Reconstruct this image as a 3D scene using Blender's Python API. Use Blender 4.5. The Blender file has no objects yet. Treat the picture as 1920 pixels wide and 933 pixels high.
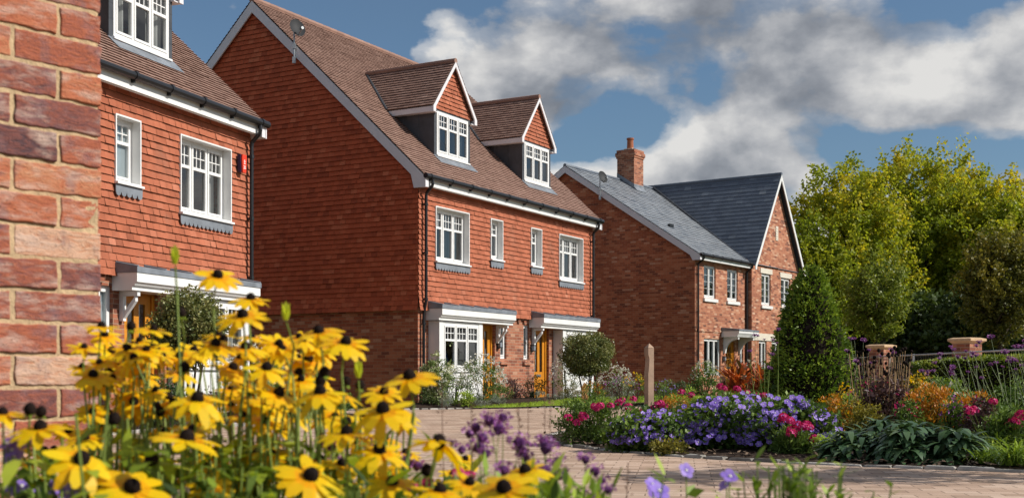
import bpy, math, random
from mathutils import Vector, Matrix, noise as mnoise
R = random.Random(7)
PI = math.pi
sc = bpy.context.scene
COL = sc.collection
F = 2266.0; EYE = 0.70          # focal length in photo pixels, eye height

def at(px, Z):                  # ground position of a photo column at a distance
    return ((px - 960) / F * Z, Z)
def hz(py, Z):                  # height of a photo row at a distance
    return EYE + (705 - py) * Z / F

# ------------------------------------------------------------------ mesh builder
class MB:
    def __init__(s): s.v = []; s.f = []; s.t = []; s.m = []
    def quad(s, pts, tint=.5, m=0):
        n = len(s.v); s.v.extend(tuple(p) for p in pts); s.f.append(tuple(range(n, n + len(pts)))); s.t.append(tint); s.m.append(m)
    def box(s, x0, x1, y0, y1, z0, z1, tint=.5, m=0):
        n = len(s.v)
        s.v += [(x0,y0,z0),(x1,y0,z0),(x1,y1,z0),(x0,y1,z0),(x0,y0,z1),(x1,y0,z1),(x1,y1,z1),(x0,y1,z1)]
        for q in ((0,3,2,1),(4,5,6,7),(0,1,5,4),(1,2,6,5),(2,3,7,6),(3,0,4,7)):
            s.f.append(tuple(n + i for i in q)); s.t.append(tint); s.m.append(m)
    def prism(s, poly, axis, a, b, tint=.5, m=0):
        # poly: 2D points in the two other axes, extruded along axis from a to b
        def P(p, h):
            return {'x': (h, p[0], p[1]), 'y': (p[0], h, p[1]), 'z': (p[0], p[1], h)}[axis]
        n = len(s.v); k = len(poly)
        s.v += [P(p, a) for p in poly] + [P(p, b) for p in poly]
        s.f.append(tuple(n + i for i in range(k))[::-1]); s.f.append(tuple(n + k + i for i in range(k)))
        for i in range(k):
            j = (i + 1) % k
            s.f.append((n + i, n + j, n + k + j, n + k + i))
        s.t += [tint] * (k + 2); s.m += [m] * (k + 2)
    def tube(s, pts, r, n=8, tint=.5, m=0, cap=True):
        pts = [Vector(p) for p in pts]; rs = r if isinstance(r, (list, tuple)) else [r] * len(pts)
        b = len(s.v); prev = None
        for i, p in enumerate(pts):
            d = (pts[min(i + 1, len(pts) - 1)] - pts[max(i - 1, 0)]).normalized()
            if prev is None:
                a = d.orthogonal().normalized()
            else:
                a = (prev - d * prev.dot(d)); a = a.normalized() if a.length > 1e-5 else d.orthogonal().normalized()
            prev = a; c = d.cross(a)
            for k in range(n):
                an = 2 * PI * k / n
                s.v.append(tuple(p + (a * math.cos(an) + c * math.sin(an)) * rs[i]))
        for i in range(len(pts) - 1):
            for k in range(n):
                k2 = (k + 1) % n
                s.f.append((b + i*n + k, b + i*n + k2, b + (i+1)*n + k2, b + (i+1)*n + k)); s.t.append(tint); s.m.append(m)
        if cap:
            s.f.append(tuple(b + k for k in range(n))[::-1]); e = b + (len(pts) - 1) * n
            s.f.append(tuple(e + k for k in range(n))); s.t += [tint] * 2; s.m += [m] * 2
    def lathe(s, prof, n=12, c=(0,0,0), tint=.5, m=0):
        s.tube_profile(prof, n, c, tint, m)
    def tube_profile(s, prof, n, c, tint, m):
        b = len(s.v)
        for r, z in prof:
            for k in range(n):
                a = 2 * PI * k / n
                s.v.append((c[0] + r * math.cos(a), c[1] + r * math.sin(a), c[2] + z))
        for i in range(len(prof) - 1):
            for k in range(n):
                k2 = (k + 1) % n
                s.f.append((b + i*n + k, b + i*n + k2, b + (i+1)*n + k2, b + (i+1)*n + k)); s.t.append(tint); s.m.append(m)
        s.f.append(tuple(b + k for k in range(n))[::-1]); e = b + (len(prof) - 1) * n
        s.f.append(tuple(e + k for k in range(n))); s.t += [tint] * 2; s.m += [m] * 2
    def leaf(s, p, d, nrm, l, w, tint=.5, m=0, fold=0.0):
        # kite shaped leaf starting at p, pointing along d
        sd = d.cross(nrm)
        if sd.length < 1e-4: sd = d.orthogonal()
        sd.normalize(); mid = p + d * (l * .45)
        if fold:
            up = sd.cross(d).normalized() * (w * fold)
            n = len(s.v)
            s.v += [tuple(p), tuple(mid + sd * (w/2) + up), tuple(p + d * l), tuple(mid - sd * (w/2) + up)]
            s.f += [(n, n+1, n+2), (n, n+2, n+3)]; s.t += [tint] * 2; s.m += [m] * 2
        else:
            s.quad((p, mid + sd * (w/2), p + d * l, mid - sd * (w/2)), tint, m)
    def strap(s, p, d, up, l, w, bend, seg=4, tint=.5, m=0, shape=lambda t: math.sin(PI * min(1, .12 + t * .88)) ** .7):
        # long curved leaf made of several quads: starts at p, rises along d, bends down
        p = Vector(p); d = Vector(d).normalized(); cur = p; b = len(s.v)
        side = d.cross(Vector((0,0,1)))
        if side.length < 1e-3: side = Vector((1,0,0))
        side.normalize()
        for i in range(seg + 1):
            t = i / seg; ww = w * shape(t) * .5 if i < seg else w * .03
            s.v.append(tuple(cur - side * ww)); s.v.append(tuple(cur + side * ww))
            d = (d + Vector((0,0,-1)) * (bend / seg)).normalized(); cur = cur + d * (l / seg)
        for i in range(seg):
            q = b + 2 * i
            s.f.append((q, q+1, q+3, q+2)); s.t.append(tint); s.m.append(m)
    def build(s, name, mats, parent=None, smooth=False, uv=True, loc=None):
        me = bpy.data.meshes.new(name)
        me.from_pydata(s.v, [], s.f)
        mats = mats if isinstance(mats, (list, tuple)) else [mats]
        for mt in mats: me.materials.append(mt)
        if len(mats) > 1: me.polygons.foreach_set('material_index', s.m)
        at_ = me.attributes.new('tint', 'FLOAT', 'FACE'); at_.data.foreach_set('value', s.t)
        if smooth: me.polygons.foreach_set('use_smooth', [True] * len(s.f))
        if uv:
            ul = me.uv_layers.new(name='UVMap'); data = []
            for pl in me.polygons:
                n = pl.normal
                if abs(n.z) > .72 or (abs(n.x) + abs(n.y)) < 1e-5: tx, ty = None, None
                else:
                    q = math.hypot(n.x, n.y); tx, ty = -n.y / q, n.x / q
                for li in pl.loop_indices:
                    c = me.vertices[me.loops[li].vertex_index].co
                    if tx is None: data += [c.x, c.y]
                    else: data += [c.x * tx + c.y * ty, c.z]
            ul.data.foreach_set('uv', data)
        me.update()
        o = bpy.data.objects.new(name, me); COL.objects.link(o)
        if parent: o.parent = parent
        if loc: o.location = loc
        return o

def thing(name, label, cat, loc=(0,0,0), rotz=0, group=None):
    o = bpy.data.objects.new(name, None); COL.objects.link(o); o.empty_display_size = .1
    o.location = loc; o.rotation_euler = (0,0,rotz)
    o['label'] = label; o['category'] = cat
    if group: o['group'] = group
    return o
def tag(o, label, cat, group=None):
    o['label'] = label; o['category'] = cat
    if group: o['group'] = group
    return o
def struct(o): o['kind'] = 'structure'; return o

# ------------------------------------------------------------------ materials
def newmat(name):
    m = bpy.data.materials.new(name); m.use_nodes = True; nt = m.node_tree
    for n in list(nt.nodes): nt.nodes.remove(n)
    out = nt.nodes.new('ShaderNodeOutputMaterial')
    return m, nt, out
def N(nt, kind, **kw):
    n = nt.nodes.new(kind)
    for k, v in kw.items():
        if k in n.inputs: n.inputs[k].default_value = v
        else: setattr(n, k, v)
    return n
def ramp(nt, stops, fac=None, interp='LINEAR'):
    r = nt.nodes.new('ShaderNodeValToRGB'); cr = r.color_ramp; cr.interpolation = interp
    while len(cr.elements) < len(stops): cr.elements.new(.5)
    for e, (p, c) in zip(cr.elements, stops): e.position = p; e.color = (c[0], c[1], c[2], 1)
    if fac is not None: nt.links.new(fac, r.inputs['Fac'])
    return r
def mixc(nt, a, b, fac, mode='MIX'):
    m = nt.nodes.new('ShaderNodeMix'); m.data_type = 'RGBA'; m.blend_type = mode
    for sock, v in ((m.inputs[6], a), (m.inputs[7], b), (m.inputs[0], fac)):
        if hasattr(v, 'is_output'): nt.links.new(v, sock)
        else: sock.default_value = v if not isinstance(v, tuple) or len(v) == 4 else (*v, 1)
    return m.outputs[2]
def math_(nt, op, a, b=None, c=None):
    m = nt.nodes.new('ShaderNodeMath'); m.operation = op
    for i, v in enumerate((a, b, c)):
        if v is None: continue
        if hasattr(v, 'is_output'): nt.links.new(v, m.inputs[i])
        else: m.inputs[i].default_value = v
    return m.outputs[0]
def objcoord(nt): return nt.nodes.new('ShaderNodeTexCoord').outputs['Object']
def noise(nt, vec, scale, detail=4, rough=.55):
    n = N(nt, 'ShaderNodeTexNoise', Scale=scale, Detail=detail, Roughness=rough); nt.links.new(vec, n.inputs['Vector']); return n.outputs['Fac']

def plain(name, col, rough=.6, spec=.4, metal=0, var=.15, nscale=8, bump=0, bscale=60):
    m, nt, out = newmat(name); b = N(nt, 'ShaderNodeBsdfPrincipled', Roughness=rough, Metallic=metal)
    b.inputs['Specular IOR Level'].default_value = spec
    oc = objcoord(nt); f = noise(nt, oc, nscale, 5)
    r = ramp(nt, [(.3, [c * (1 - var) for c in col]), (.7, [min(1, c * (1 + var * .6)) for c in col])], f)
    nt.links.new(r.outputs[0], b.inputs['Base Color'])
    if bump:
        bp = N(nt, 'ShaderNodeBump', Strength=bump, Distance=.01); nt.links.new(noise(nt, oc, bscale, 4), bp.inputs['Height']); nt.links.new(bp.outputs[0], b.inputs['Normal'])
    nt.links.new(b.outputs[0], out.inputs[0]); return m

def tinted(name, stops, rough=.75, var=.25, nscale=6, bump=.3, bscale=45, spec=.25, weather=None, amp=.5):
    # colour picked per tile or brick from the face attribute, broken up by noise
    m, nt, out = newmat(name); b = N(nt, 'ShaderNodeBsdfPrincipled', Roughness=rough); b.inputs['Specular IOR Level'].default_value = spec
    a = nt.nodes.new('ShaderNodeAttribute'); a.attribute_name = 'tint'
    oc = objcoord(nt); n1 = noise(nt, oc, nscale, 5); n2 = noise(nt, oc, bscale, 5, .65)
    fac = math_(nt, 'ADD', a.outputs['Fac'], math_(nt, 'MULTIPLY', math_(nt, 'SUBTRACT', n2, .5), amp))
    c = ramp(nt, stops, fac).outputs[0]
    k = ramp(nt, [(.25, (1 - var,) * 3), (.75, (1 + var * .5,) * 3)], n1).outputs[0]
    c = mixc(nt, c, k, 1.0, 'MULTIPLY')
    if weather: c = mixc(nt, c, weather, ramp(nt, [(.55, (0,)*3), (.8, (.55,)*3)], noise(nt, oc, 1.3, 6, .7)).outputs[0])
    nt.links.new(c, b.inputs['Base Color'])
    if bump:
        bp = N(nt, 'ShaderNodeBump', Strength=bump, Distance=.008); nt.links.new(n2, bp.inputs['Height']); nt.links.new(bp.outputs[0], b.inputs['Normal'])
    nt.links.new(b.outputs[0], out.inputs[0]); return m

def brickmat(name, stops, mortar, bw=.225, rh=.075, ms=.009, rough=.85, rot=0, off=.5, bump=.6, patch=.25, vscale=None, bd=.008):
    m, nt, out = newmat(name); b = N(nt, 'ShaderNodeBsdfPrincipled', Roughness=rough); b.inputs['Specular IOR Level'].default_value = .2
    uv = nt.nodes.new('ShaderNodeTexCoord').outputs['UV']
    mp = nt.nodes.new('ShaderNodeMapping'); mp.inputs['Rotation'].default_value = (0,0,rot); nt.links.new(uv, mp.inputs[0])
    oc = objcoord(nt)
    # small wobble so that courses are not ruler straight
    wob = nt.nodes.new('ShaderNodeTexNoise'); wob.inputs['Scale'].default_value = 2.5; nt.links.new(oc, wob.inputs['Vector'])
    wv = nt.nodes.new('ShaderNodeVectorMath'); wv.operation = 'MULTIPLY_ADD'; nt.links.new(wob.outputs['Color'], wv.inputs[0]); wv.inputs[1].default_value = (.012,)*3; nt.links.new(mp.outputs[0], wv.inputs[2])
    t = N(nt, 'ShaderNodeTexBrick', Scale=1.0); t.offset = off
    t.inputs['Color1'].default_value = (0,0,0,1); t.inputs['Color2'].default_value = (1,1,1,1); t.inputs['Mortar'].default_value = (.5,.5,.5,1)
    t.inputs['Mortar Size'].default_value = ms; t.inputs['Mortar Smooth'].default_value = .3; t.inputs['Bias'].default_value = 0
    t.inputs['Brick Width'].default_value = bw; t.inputs['Row Height'].default_value = rh
    nt.links.new(wv.outputs[0], t.inputs['Vector'])
    n1 = noise(nt, oc, 1.1, 4); n2 = noise(nt, oc, 30, 5, .65)
    fac = math_(nt, 'ADD', t.outputs['Color'], math_(nt, 'ADD', math_(nt, 'MULTIPLY', math_(nt, 'SUBTRACT', n2, .5), .35), math_(nt, 'MULTIPLY', math_(nt, 'SUBTRACT', n1, .5), patch)))
    c = ramp(nt, stops, fac).outputs[0]
    c = mixc(nt, c, mortar, t.outputs['Fac'])
    k = ramp(nt, [(.3, (.76,)*3), (.7, (1.1,)*3)], noise(nt, oc, .6, 7, .7)).outputs[0]
    c = mixc(nt, c, k, 1.0, 'MULTIPLY')
    nt.links.new(c, b.inputs['Base Color'])
    h = math_(nt, 'SUBTRACT', math_(nt, 'MULTIPLY', n2, .35), t.outputs['Fac'])
    bp = N(nt, 'ShaderNodeBump', Strength=bump, Distance=bd); nt.links.new(h, bp.inputs['Height']); nt.links.new(bp.outputs[0], b.inputs['Normal'])
    nt.links.new(b.outputs[0], out.inputs[0]); return m

def leafmat(name, stops, trans=.3, rough=.5, spec=.35, nscale=3, boost=1.0):
    if '_leaf' in name or 'tree' in name: boost = 1.6
    stops = [(p, tuple(min(.9, q * boost) for q in c)) for p, c in stops]
    m, nt, out = newmat(name); b = N(nt, 'ShaderNodeBsdfPrincipled', Roughness=rough); b.inputs['Specular IOR Level'].default_value = spec
    a = nt.nodes.new('ShaderNodeAttribute'); a.attribute_name = 'tint'
    fac = math_(nt, 'ADD', a.outputs['Fac'], math_(nt, 'MULTIPLY', math_(nt, 'SUBTRACT', noise(nt, objcoord(nt), nscale, 3), .5), .35))
    c = ramp(nt, stops, fac).outputs[0]; nt.links.new(c, b.inputs['Base Color'])
    tr = nt.nodes.new('ShaderNodeBsdfTranslucent'); nt.links.new(mixc(nt, c, (1.0, 1.0, .55), 1.0, 'MULTIPLY'), tr.inputs['Color'])
    mx = N(nt, 'ShaderNodeMixShader', Fac=trans); nt.links.new(b.outputs[0], mx.inputs[1]); nt.links.new(tr.outputs[0], mx.inputs[2])
    nt.links.new(mx.outputs[0], out.inputs[0]); return m

def glassmat(name, tint=(.9,.93,.93), refl=1.0):
    m, nt, out = newmat(name)
    t = nt.nodes.new('ShaderNodeBsdfTransparent'); t.inputs[0].default_value = (*tint, 1)
    g = N(nt, 'ShaderNodeBsdfGlossy', Roughness=.02); g.inputs['Color'].default_value = (1,1,1,1)
    fr = N(nt, 'ShaderNodeFresnel', IOR=1.55)
    nz = noise(nt, objcoord(nt), 1.6, 2); bp = N(nt, 'ShaderNodeBump', Strength=.04, Distance=.05); nt.links.new(nz, bp.inputs['Height'])
    nt.links.new(bp.outputs[0], g.inputs['Normal'])
    mx = nt.nodes.new('ShaderNodeMixShader'); nt.links.new(math_(nt, 'MULTIPLY', fr.outputs[0], 1.7), mx.inputs[0])
    nt.links.new(t.outputs[0], mx.inputs[1]); nt.links.new(g.outputs[0], mx.inputs[2]); nt.links.new(mx.outputs[0], out.inputs[0]); return m

M = {}
M['tile'] = tinted('clay_hanging_tile', [(0, (.29,.086,.044)), (.4, (.39,.118,.060)), (.75, (.45,.145,.078)), (1, (.52,.20,.12))], rough=.8, var=.22, nscale=3.5, bump=.3, bscale=38, weather=(.30,.16,.11,1))
M['tile_bounce'] = tinted('gable_tile_bounce_tint', [(0, (.36,.075,.030)), (.3, (.47,.098,.038)), (.7, (.54,.118,.047)), (1, (.60,.165,.075))], rough=.8, var=.14, nscale=4, bump=.25, bscale=38)  # redder copy of the front tile: warm bounced light put into the gable colour
M['roof_tile'] = tinted('clay_roof_tile', [(0, (.23,.135,.105)), (.5, (.30,.178,.138)), (1, (.37,.235,.185))], rough=.85, var=.14, nscale=2.5, bump=.25, bscale=40)
M['slate'] = tinted('roof_slate', [(0, (.085,.104,.138)), (.35, (.115,.137,.172)), (.55, (.19,.212,.238)), (1, (.27,.29,.315))], rough=.5, var=.2, nscale=2, bump=.12, bscale=30, spec=.5)
M['butt_shade'] = plain('tile_butt_shade', (.035,.016,.011), .9, .1)  # same clay darkened on the lower edges to draw each course's shadow line
M['roof_butt_shade'] = plain('roof_tile_edge_shade', (.10,.055,.042), .9, .1)  # roof tile lower edges, course shadow painted in a lighter tone
M['underlay'] = plain('roof_underlay', (.05,.035,.03), .9)
M['brick_bounce'] = brickmat('gable_brick_bounce_tint', [(0, (.24,.075,.045)), (.2, (.38,.105,.052)), (.6, (.50,.150,.070)), (.88, (.55,.20,.10)), (1, (.62,.32,.20))], (.46,.27,.16), ms=.005, patch=.2)  # redder brick copy for the shaded gables, warm bounce held in its colour
BR = [(0, (.18,.070,.050)), (.2, (.30,.105,.062)), (.55, (.41,.150,.085)), (.85, (.47,.195,.115)), (1, (.52,.28,.18))]
M['brick'] = brickmat('red_stock_brick', BR, (.42,.31,.22), ms=.006)
BR3 = [(0, (.16,.066,.047)), (.18, (.36,.125,.072)), (.6, (.48,.19,.105)), (.88, (.55,.26,.155)), (1, (.62,.39,.27))]
M['brick_multi'] = brickmat('multi_stock_brick', BR3, (.36,.26,.19), ms=.005, patch=.25)
M['white'] = plain('white_paint', (.78,.775,.76), .4, .5, var=.07, nscale=2.5)
M['barge'] = plain('bargeboard_paint', (.72,.70,.72), .5, .4, var=.06, nscale=3)
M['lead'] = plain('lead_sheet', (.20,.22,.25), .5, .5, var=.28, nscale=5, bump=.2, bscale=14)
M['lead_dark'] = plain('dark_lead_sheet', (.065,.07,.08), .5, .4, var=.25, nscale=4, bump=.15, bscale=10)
M['black'] = plain('black_plastic', (.012,.012,.014), .35, .5, var=.1)
M['oak'] = plain('golden_oak_paint', (.60,.235,.018), .4, .4, var=.18, nscale=7)
M['steel'] = plain('brushed_steel', (.55,.55,.54), .3, .5, metal=.9, var=.1)
M['glass'] = glassmat('window_glass')
M['obscure'] = plain('obscured_glass', (.42,.47,.50), .25, .5, var=.08, nscale=3)
M['curtain'] = plain('curtain_fabric', (.50,.49,.47), .9, .1, var=.12, nscale=4)
M['room'] = plain('room_plaster', (.58,.60,.63), .9, .1, var=.3, nscale=1.2)
M['stone'] = plain('cast_stone', (.66,.60,.50), .8, .2, var=.1, nscale=6, bump=.2)
M['pot'] = plain('terracotta', (.36,.13,.07), .8, .2, var=.2)
M['dish'] = plain('dish_metal', (.028,.029,.032), .6, .2, var=.15)
M['galv'] = plain('galvanised_steel', (.42,.43,.44), .4, .5, metal=.6, var=.12)
M['post'] = plain('weathered_oak', (.40,.27,.19), .75, .2, var=.25, nscale=4, bump=.3, bscale=30)
M['bark'] = plain('tree_bark', (.055,.042,.032), .9, .15, var=.4, nscale=6, bump=.6, bscale=20)
M['alarm_red'] = plain('red_plastic', (.72,.045,.015), .4, .4, var=.05)
M['alarm_blue'] = plain('navy_plastic', (.02,.02,.075), .4, .4, var=.05)
M['yellow_leafless'] = plain('yellow_trim', (.7,.45,.03), .6)

# ------------------------------------------------------------------ tiles
def tile_panel(mb, o, ex, ez, en, height, gauge, tw, span, skip=None, out=.030, jit=.004, tint=(.3,.7), kick=0, gap=.004, seed=0, dm=1):
    """courses of separate tiles; span(h)->(s0,s1); skip: list of (s0,s1,h0,h1)"""
    rr = random.Random(seed); o = Vector(o); ex = Vector(ex); ez = Vector(ez); en = Vector(en)
    n = int(math.ceil(height / gauge))
    for i in range(n):
        h = i * gauge; h1 = min(h + gauge * 1.04, height)
        s0, s1 = span(h + gauge * .5)
        if s1 - s0 < .02: continue
        ivs = [(s0, s1)]
        for (a, b, c, d) in (skip or []):
            if h + gauge * .55 > c and h + gauge * .45 < d:
                nv = []
                for (u, v) in ivs:
                    if b <= u or a >= v: nv.append((u, v)); continue
                    if a > u: nv.append((u, a))
                    if b < v: nv.append((b, v))
                ivs = nv
        kk = kick * max(0, 1 - i / 3.0) ** 1.5
        cwave = rr.uniform(-.0025, .0025)
        for (u, v) in ivs:
            k = math.floor(u / tw) - 1; offs = (i % 2) * tw * .5
            while True:
                a = k * tw + offs; b = a + tw - gap; k += 1
                if a > v: break
                a2, b2 = max(a, u), min(b, v)
                if b2 - a2 < .012: continue
                j = rr.uniform(-jit, jit) + cwave; sl = rr.uniform(-jit, jit) * .9; dz = rr.uniform(-.003, .003)
                tn = min(1, max(0, rr.gauss((tint[0] + tint[1]) / 2, (tint[1] - tint[0]) / 2.6)))
                lo = out + kk + j; hi = out * .15 + kk * .8 + j * .3
                A = o + ex * a2 + ez * (h + dz) + en * (lo + sl); B = o + ex * b2 + ez * (h + dz) + en * (lo - sl)
                C = o + ex * b2 + ez * h1 + en * hi; D = o + ex * a2 + ez * h1 + en * hi
                mb.quad((A, B, C, D), tn)
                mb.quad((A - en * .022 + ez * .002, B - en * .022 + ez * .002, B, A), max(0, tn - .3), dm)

def wall_cells(mb, x0, x1, z0, z1, holes, y, flip=False, tint=.5):
    xs = sorted({x0, x1, *[v for h in holes for v in h[:2] if x0 < v < x1]}); zs = sorted({z0, z1, *[v for h in holes for v in h[2:] if z0 < v < z1]})
    for i in range(len(xs) - 1):
        for j in range(len(zs) - 1):
            cx = (xs[i] + xs[i+1]) / 2; cz = (zs[j] + zs[j+1]) / 2
            if any(h[0] < cx < h[1] and h[2] < cz < h[3] for h in holes): continue
            mb.quad(((xs[i], y, zs[j]), (xs[i+1], y, zs[j]), (xs[i+1], y, zs[j+1]), (xs[i], y, zs[j+1])), tint)

# ------------------------------------------------------------------ joinery
def window(parent, x0, x1, z0, z1, yf, lights=3, style='bars', reveal=None, sill=True, apron=False, curtain='sides', name='window', extra=None, flat=False, rev_mat='white', bar_rows=2):
    """frame at plane yf (outside is -y); reveal: outer y of a white boarded reveal"""
    mb = MB(); pv = MB()
    if reveal is not None:
        t = .025
        mb.box(x0 - t, x0, reveal, yf + .07, z0 - t, z1 + t); mb.box(x1, x1 + t, reveal, yf + .07, z0 - t, z1 + t)
        mb.box(x0, x1, reveal, yf + .07, z1, z1 + t); mb.box(x0, x1, reveal, yf + .07, z0 - t, z0)
    f = .05
    mb.box(x0, x0 + f, yf, yf + .07, z0, z1); mb.box(x1 - f, x1, yf, yf + .07, z0, z1)
    mb.box(x0 + f, x1 - f, yf, yf + .07, z1 - f, z1); mb.box(x0 + f, x1 - f, yf, yf + .07, z0, z0 + f + .01)
    if reveal is not None: mb.box(x0 + f, x1 - f, yf - .008, yf, z1 - f * .9, z1 - f * .45)   # head drip
    iw = (x1 - x0 - 2 * f); mu = .035; lw = (iw - mu * (lights - 1)) / lights
    for i in range(lights):
        a = x0 + f + i * (lw + mu); b = a + lw
        if i < lights - 1: mb.box(b, b + mu, yf + .002, yf + .068, z0 + f + .01, z1 - f)
        s = .038; zb, zt = z0 + f + .012, z1 - f - .002; y0, y1 = yf - .012, yf + .05
        mb.box(a + .002, a + s, y0, y1, zb, zt); mb.box(b - s, b - .002, y0, y1, zb, zt)
        mb.box(a + s, b - s, y0, y1, zt - s, zt); mb.box(a + s, b - s, y0, y1, zb, zb + s)
        ga, gb, gz0, gz1 = a + s, b - s, zb + s, zt - s; g = .016
        if style == 'bars':
            tz = gz0 + (gz1 - gz0) * .66
            mb.box(ga, gb, y0 + .002, y1, tz - .025, tz + .025)
            for q in (1, 2):
                xx = ga + (gb - ga) * q / 3; mb.box(xx - g/2, xx + g/2, yf + .006, yf + .03, tz + .025, gz1)
            zz = (tz + .025 + gz1) / 2; mb.box(ga, gb, yf + .008, yf + .028, zz - g/2, zz + g/2)
        elif style == 'lead':
            for q in range(1, 4):
                zz = gz0 + (gz1 - gz0) * q / 4; mb.box(ga, gb, yf + .012, yf + .028, zz - .006, zz + .006)
        pv.quad(((ga, yf + .02, gz0), (gb, yf + .02, gz0), (gb, yf + .02, gz1), (ga, yf + .02, gz1)))
    w = mb.build(name, M['white'], parent)
    pv.build('pane', M['glass'], w if parent.get('category') else parent)
    kid = w if parent.get('category') else parent
    if sill:
        s = MB(); s.prism([( (reveal if reveal is not None else yf) - .05, z0 - .055), (yf + .01, z0 - .055), (yf + .01, z0 - .003), ((reveal if reveal is not None else yf) - .05, z0 - .022)], 'x', x0 - .04, x1 + .04)
        s.build('sill', M['white'], kid)
    if apron:
        s = MB(); yy = reveal + .004; zt = z0 - .06; zb = z0 - .17; n = max(3, int((x1 - x0) / .11)); pts = [(x0 - .04, zt)]
        ww = (x1 - x0 + .08) / n
        for i in range(n):
            c = x0 - .04 + ww * (i + .5)
            for k in range(5):
                an = PI - PI * k / 4; pts.append((c + math.cos(an) * ww * .5 * .96, zb - math.sin(an) * ww * .5))
        pts.append((x1 + .04, zt)); s.prism(pts, 'y', yy - .016, yy)
        s.build('apron', M['lead'], kid)
    if curtain == 'sides':
        s = MB(); yc = yf + .16; hw = (x1 - x0)
        for (a, b) in ((x0 + .02, x0 + hw * R.uniform(.2, .36)), (x1 - hw * R.uniform(.24, .42), x1 - .02)):
            k = max(6, int((b - a) / .022))
            for i in range(k):
                u, v = a + (b - a) * i / k, a + (b - a) * (i + 1) / k
                ya, yb = yc + .03 * math.sin(u * 62 + a), yc + .03 * math.sin(v * 62 + a)
                s.quad(((u, ya, z0), (v, yb, z0), (v, yb, z1), (u, ya, z1)))
        s.build('curtain', M['curtain'], kid)
    elif curtain == 'blind':
        s = MB(); s.quad(((x0, yf + .05, z0), (x1, yf + .05, z0), (x1, yf + .05, z1), (x0, yf + .05, z1))); s.build('blind', M['obscure'], kid)
    return w

def door(parent, x0, x1, y, zt, style='slots'):
    fr = MB(); f = .07
    fr.box(x0, x0 + f, y - .03, y + .06, 0, zt); fr.box(x1 - f, x1, y - .03, y + .06, 0, zt); fr.box(x0 + f, x1 - f, y - .03, y + .06, zt - f, zt)
    d = MB(); a, b = x0 + f + .004, x1 - f - .004; w = b - a; t = zt - f - .004
    gl = MB(); st = w * .18
    if style == 'slots':
        sl = (w - 3 * st) / 2; zs = .82
        cols = [(a, a + st), (a + st + sl, a + 2 * st + sl), (b - st, b)]
        for (u, v) in cols: d.box(u, v, y, y + .045, .02, t)
        for (u, v) in ((a + st, a + st + sl), (b - st - sl, b - st)):
            d.box(u, v, y + .001, y + .044, t - .14, t); d.box(u, v, y + .001, y + .044, zs - .2, zs); d.box(u, v, y + .001, y + .044, .02, .18)
            d.box(u, v, y + .02, y + .04, .18, zs - .2); gl.quad(((u, y + .022, zs), (v, y + .022, zs), (v, y + .022, t - .14), (u, y + .022, t - .14)))
        lz = zs - .1
    else:
        zs = 1.12; n = 3
        d.box(a, a + st * .7, y, y + .045, .02, t); d.box(b - st * .7, b, y, y + .045, .02, t); u, v = a + st * .7, b - st * .7
        d.box(u, v, y + .001, y + .044, t - .11, t); d.box(u, v, y + .001, y + .044, zs - .2, zs); d.box(u, v, y + .001, y + .044, .02, .2)
        for q in (1, 2):
            xx = u + (v - u) * q / 3; d.box(xx - .012, xx + .012, y + .003, y + .04, zs, t - .11)
            zz = zs + (t - .11 - zs) * q / 3; d.box(u, v, y + .005, y + .038, zz - .012, zz + .012)
        for q in range(4): d.box(u + (v - u) * q / 4 + .006, u + (v - u) * (q + 1) / 4 - .006, y + .014, y + .04, .2, zs - .2)
        gl.quad(((u, y + .022, zs), (v, y + .022, zs), (v, y + .022, t - .11), (u, y + .022, t - .11))); lz = zs - .1
    dd = d.build('door', M['oak'], parent)
    fr.build('frame', M['oak'], dd); gl.build('glazing', M['glass'], dd)
    lp = MB(); c = (a + b) / 2; lp.box(c - .13, c + .13, y - .012, y - .001, lz - .035, lz + .035); lp.box(c - .1, c + .1, y - .02, y - .012, lz - .018, lz + .018); lp.build('letter_plate', M['steel'], dd)
    kn = MB(); kn.tube([(a + .06, y - .06, 1.02), (a + .06, y - .06, 1.16)], .012, 8); kn.box(a + .04, a + .08, y - .05, y - .001, 1.07, 1.10); kn.build('handle', M['steel'], dd)
    return dd

def canopy(parent, x0, x1, p, zb, brackets, lead_end=True):
    m = MB()
    prof = [(-p + .09, zb), (-.001, zb), (-.001, zb + .26), (-p, zb + .26), (-p, zb + .12), (-p + .03, zb + .10), (-p + .05, zb + .07), (-p + .09, zb + .055)]
    m.prism(prof, 'x', x0, x1); c = m.build('canopy', M['white'], parent)
    l = MB(); l.prism([(-p - .015, zb + .262), (-.001, zb + .262), (-.001, zb + .42), (-p - .015, zb + .345)], 'x', x0 - .015, x1 + .015)
    n = max(2, int((x1 - x0) / .6))
    for i in range(n + 1):
        xx = x0 + .02 + (x1 - x0 - .04) * i / n
        l.tube([(xx, -p - .012, zb + .35), (xx, -.06, zb + .425)], .02, 6)
    l.build('lead_roof', M['lead'], c)
    for bx in brackets:
        b = MB(); b.box(bx - .035, bx + .035, -.075, -.002, zb - .45, zb - .001); b.box(bx - .034, bx + .034, -p + .12, -.075, zb - .075, zb - .002)
        b.prism([(-.07, zb - .42), (-.07, zb - .33), (-p + .16, zb - .07), (-p + .16, zb - .07 - .085)], 'x', bx - .03, bx + .03)
        b.build('bracket', M['white'], c)
    return c

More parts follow.
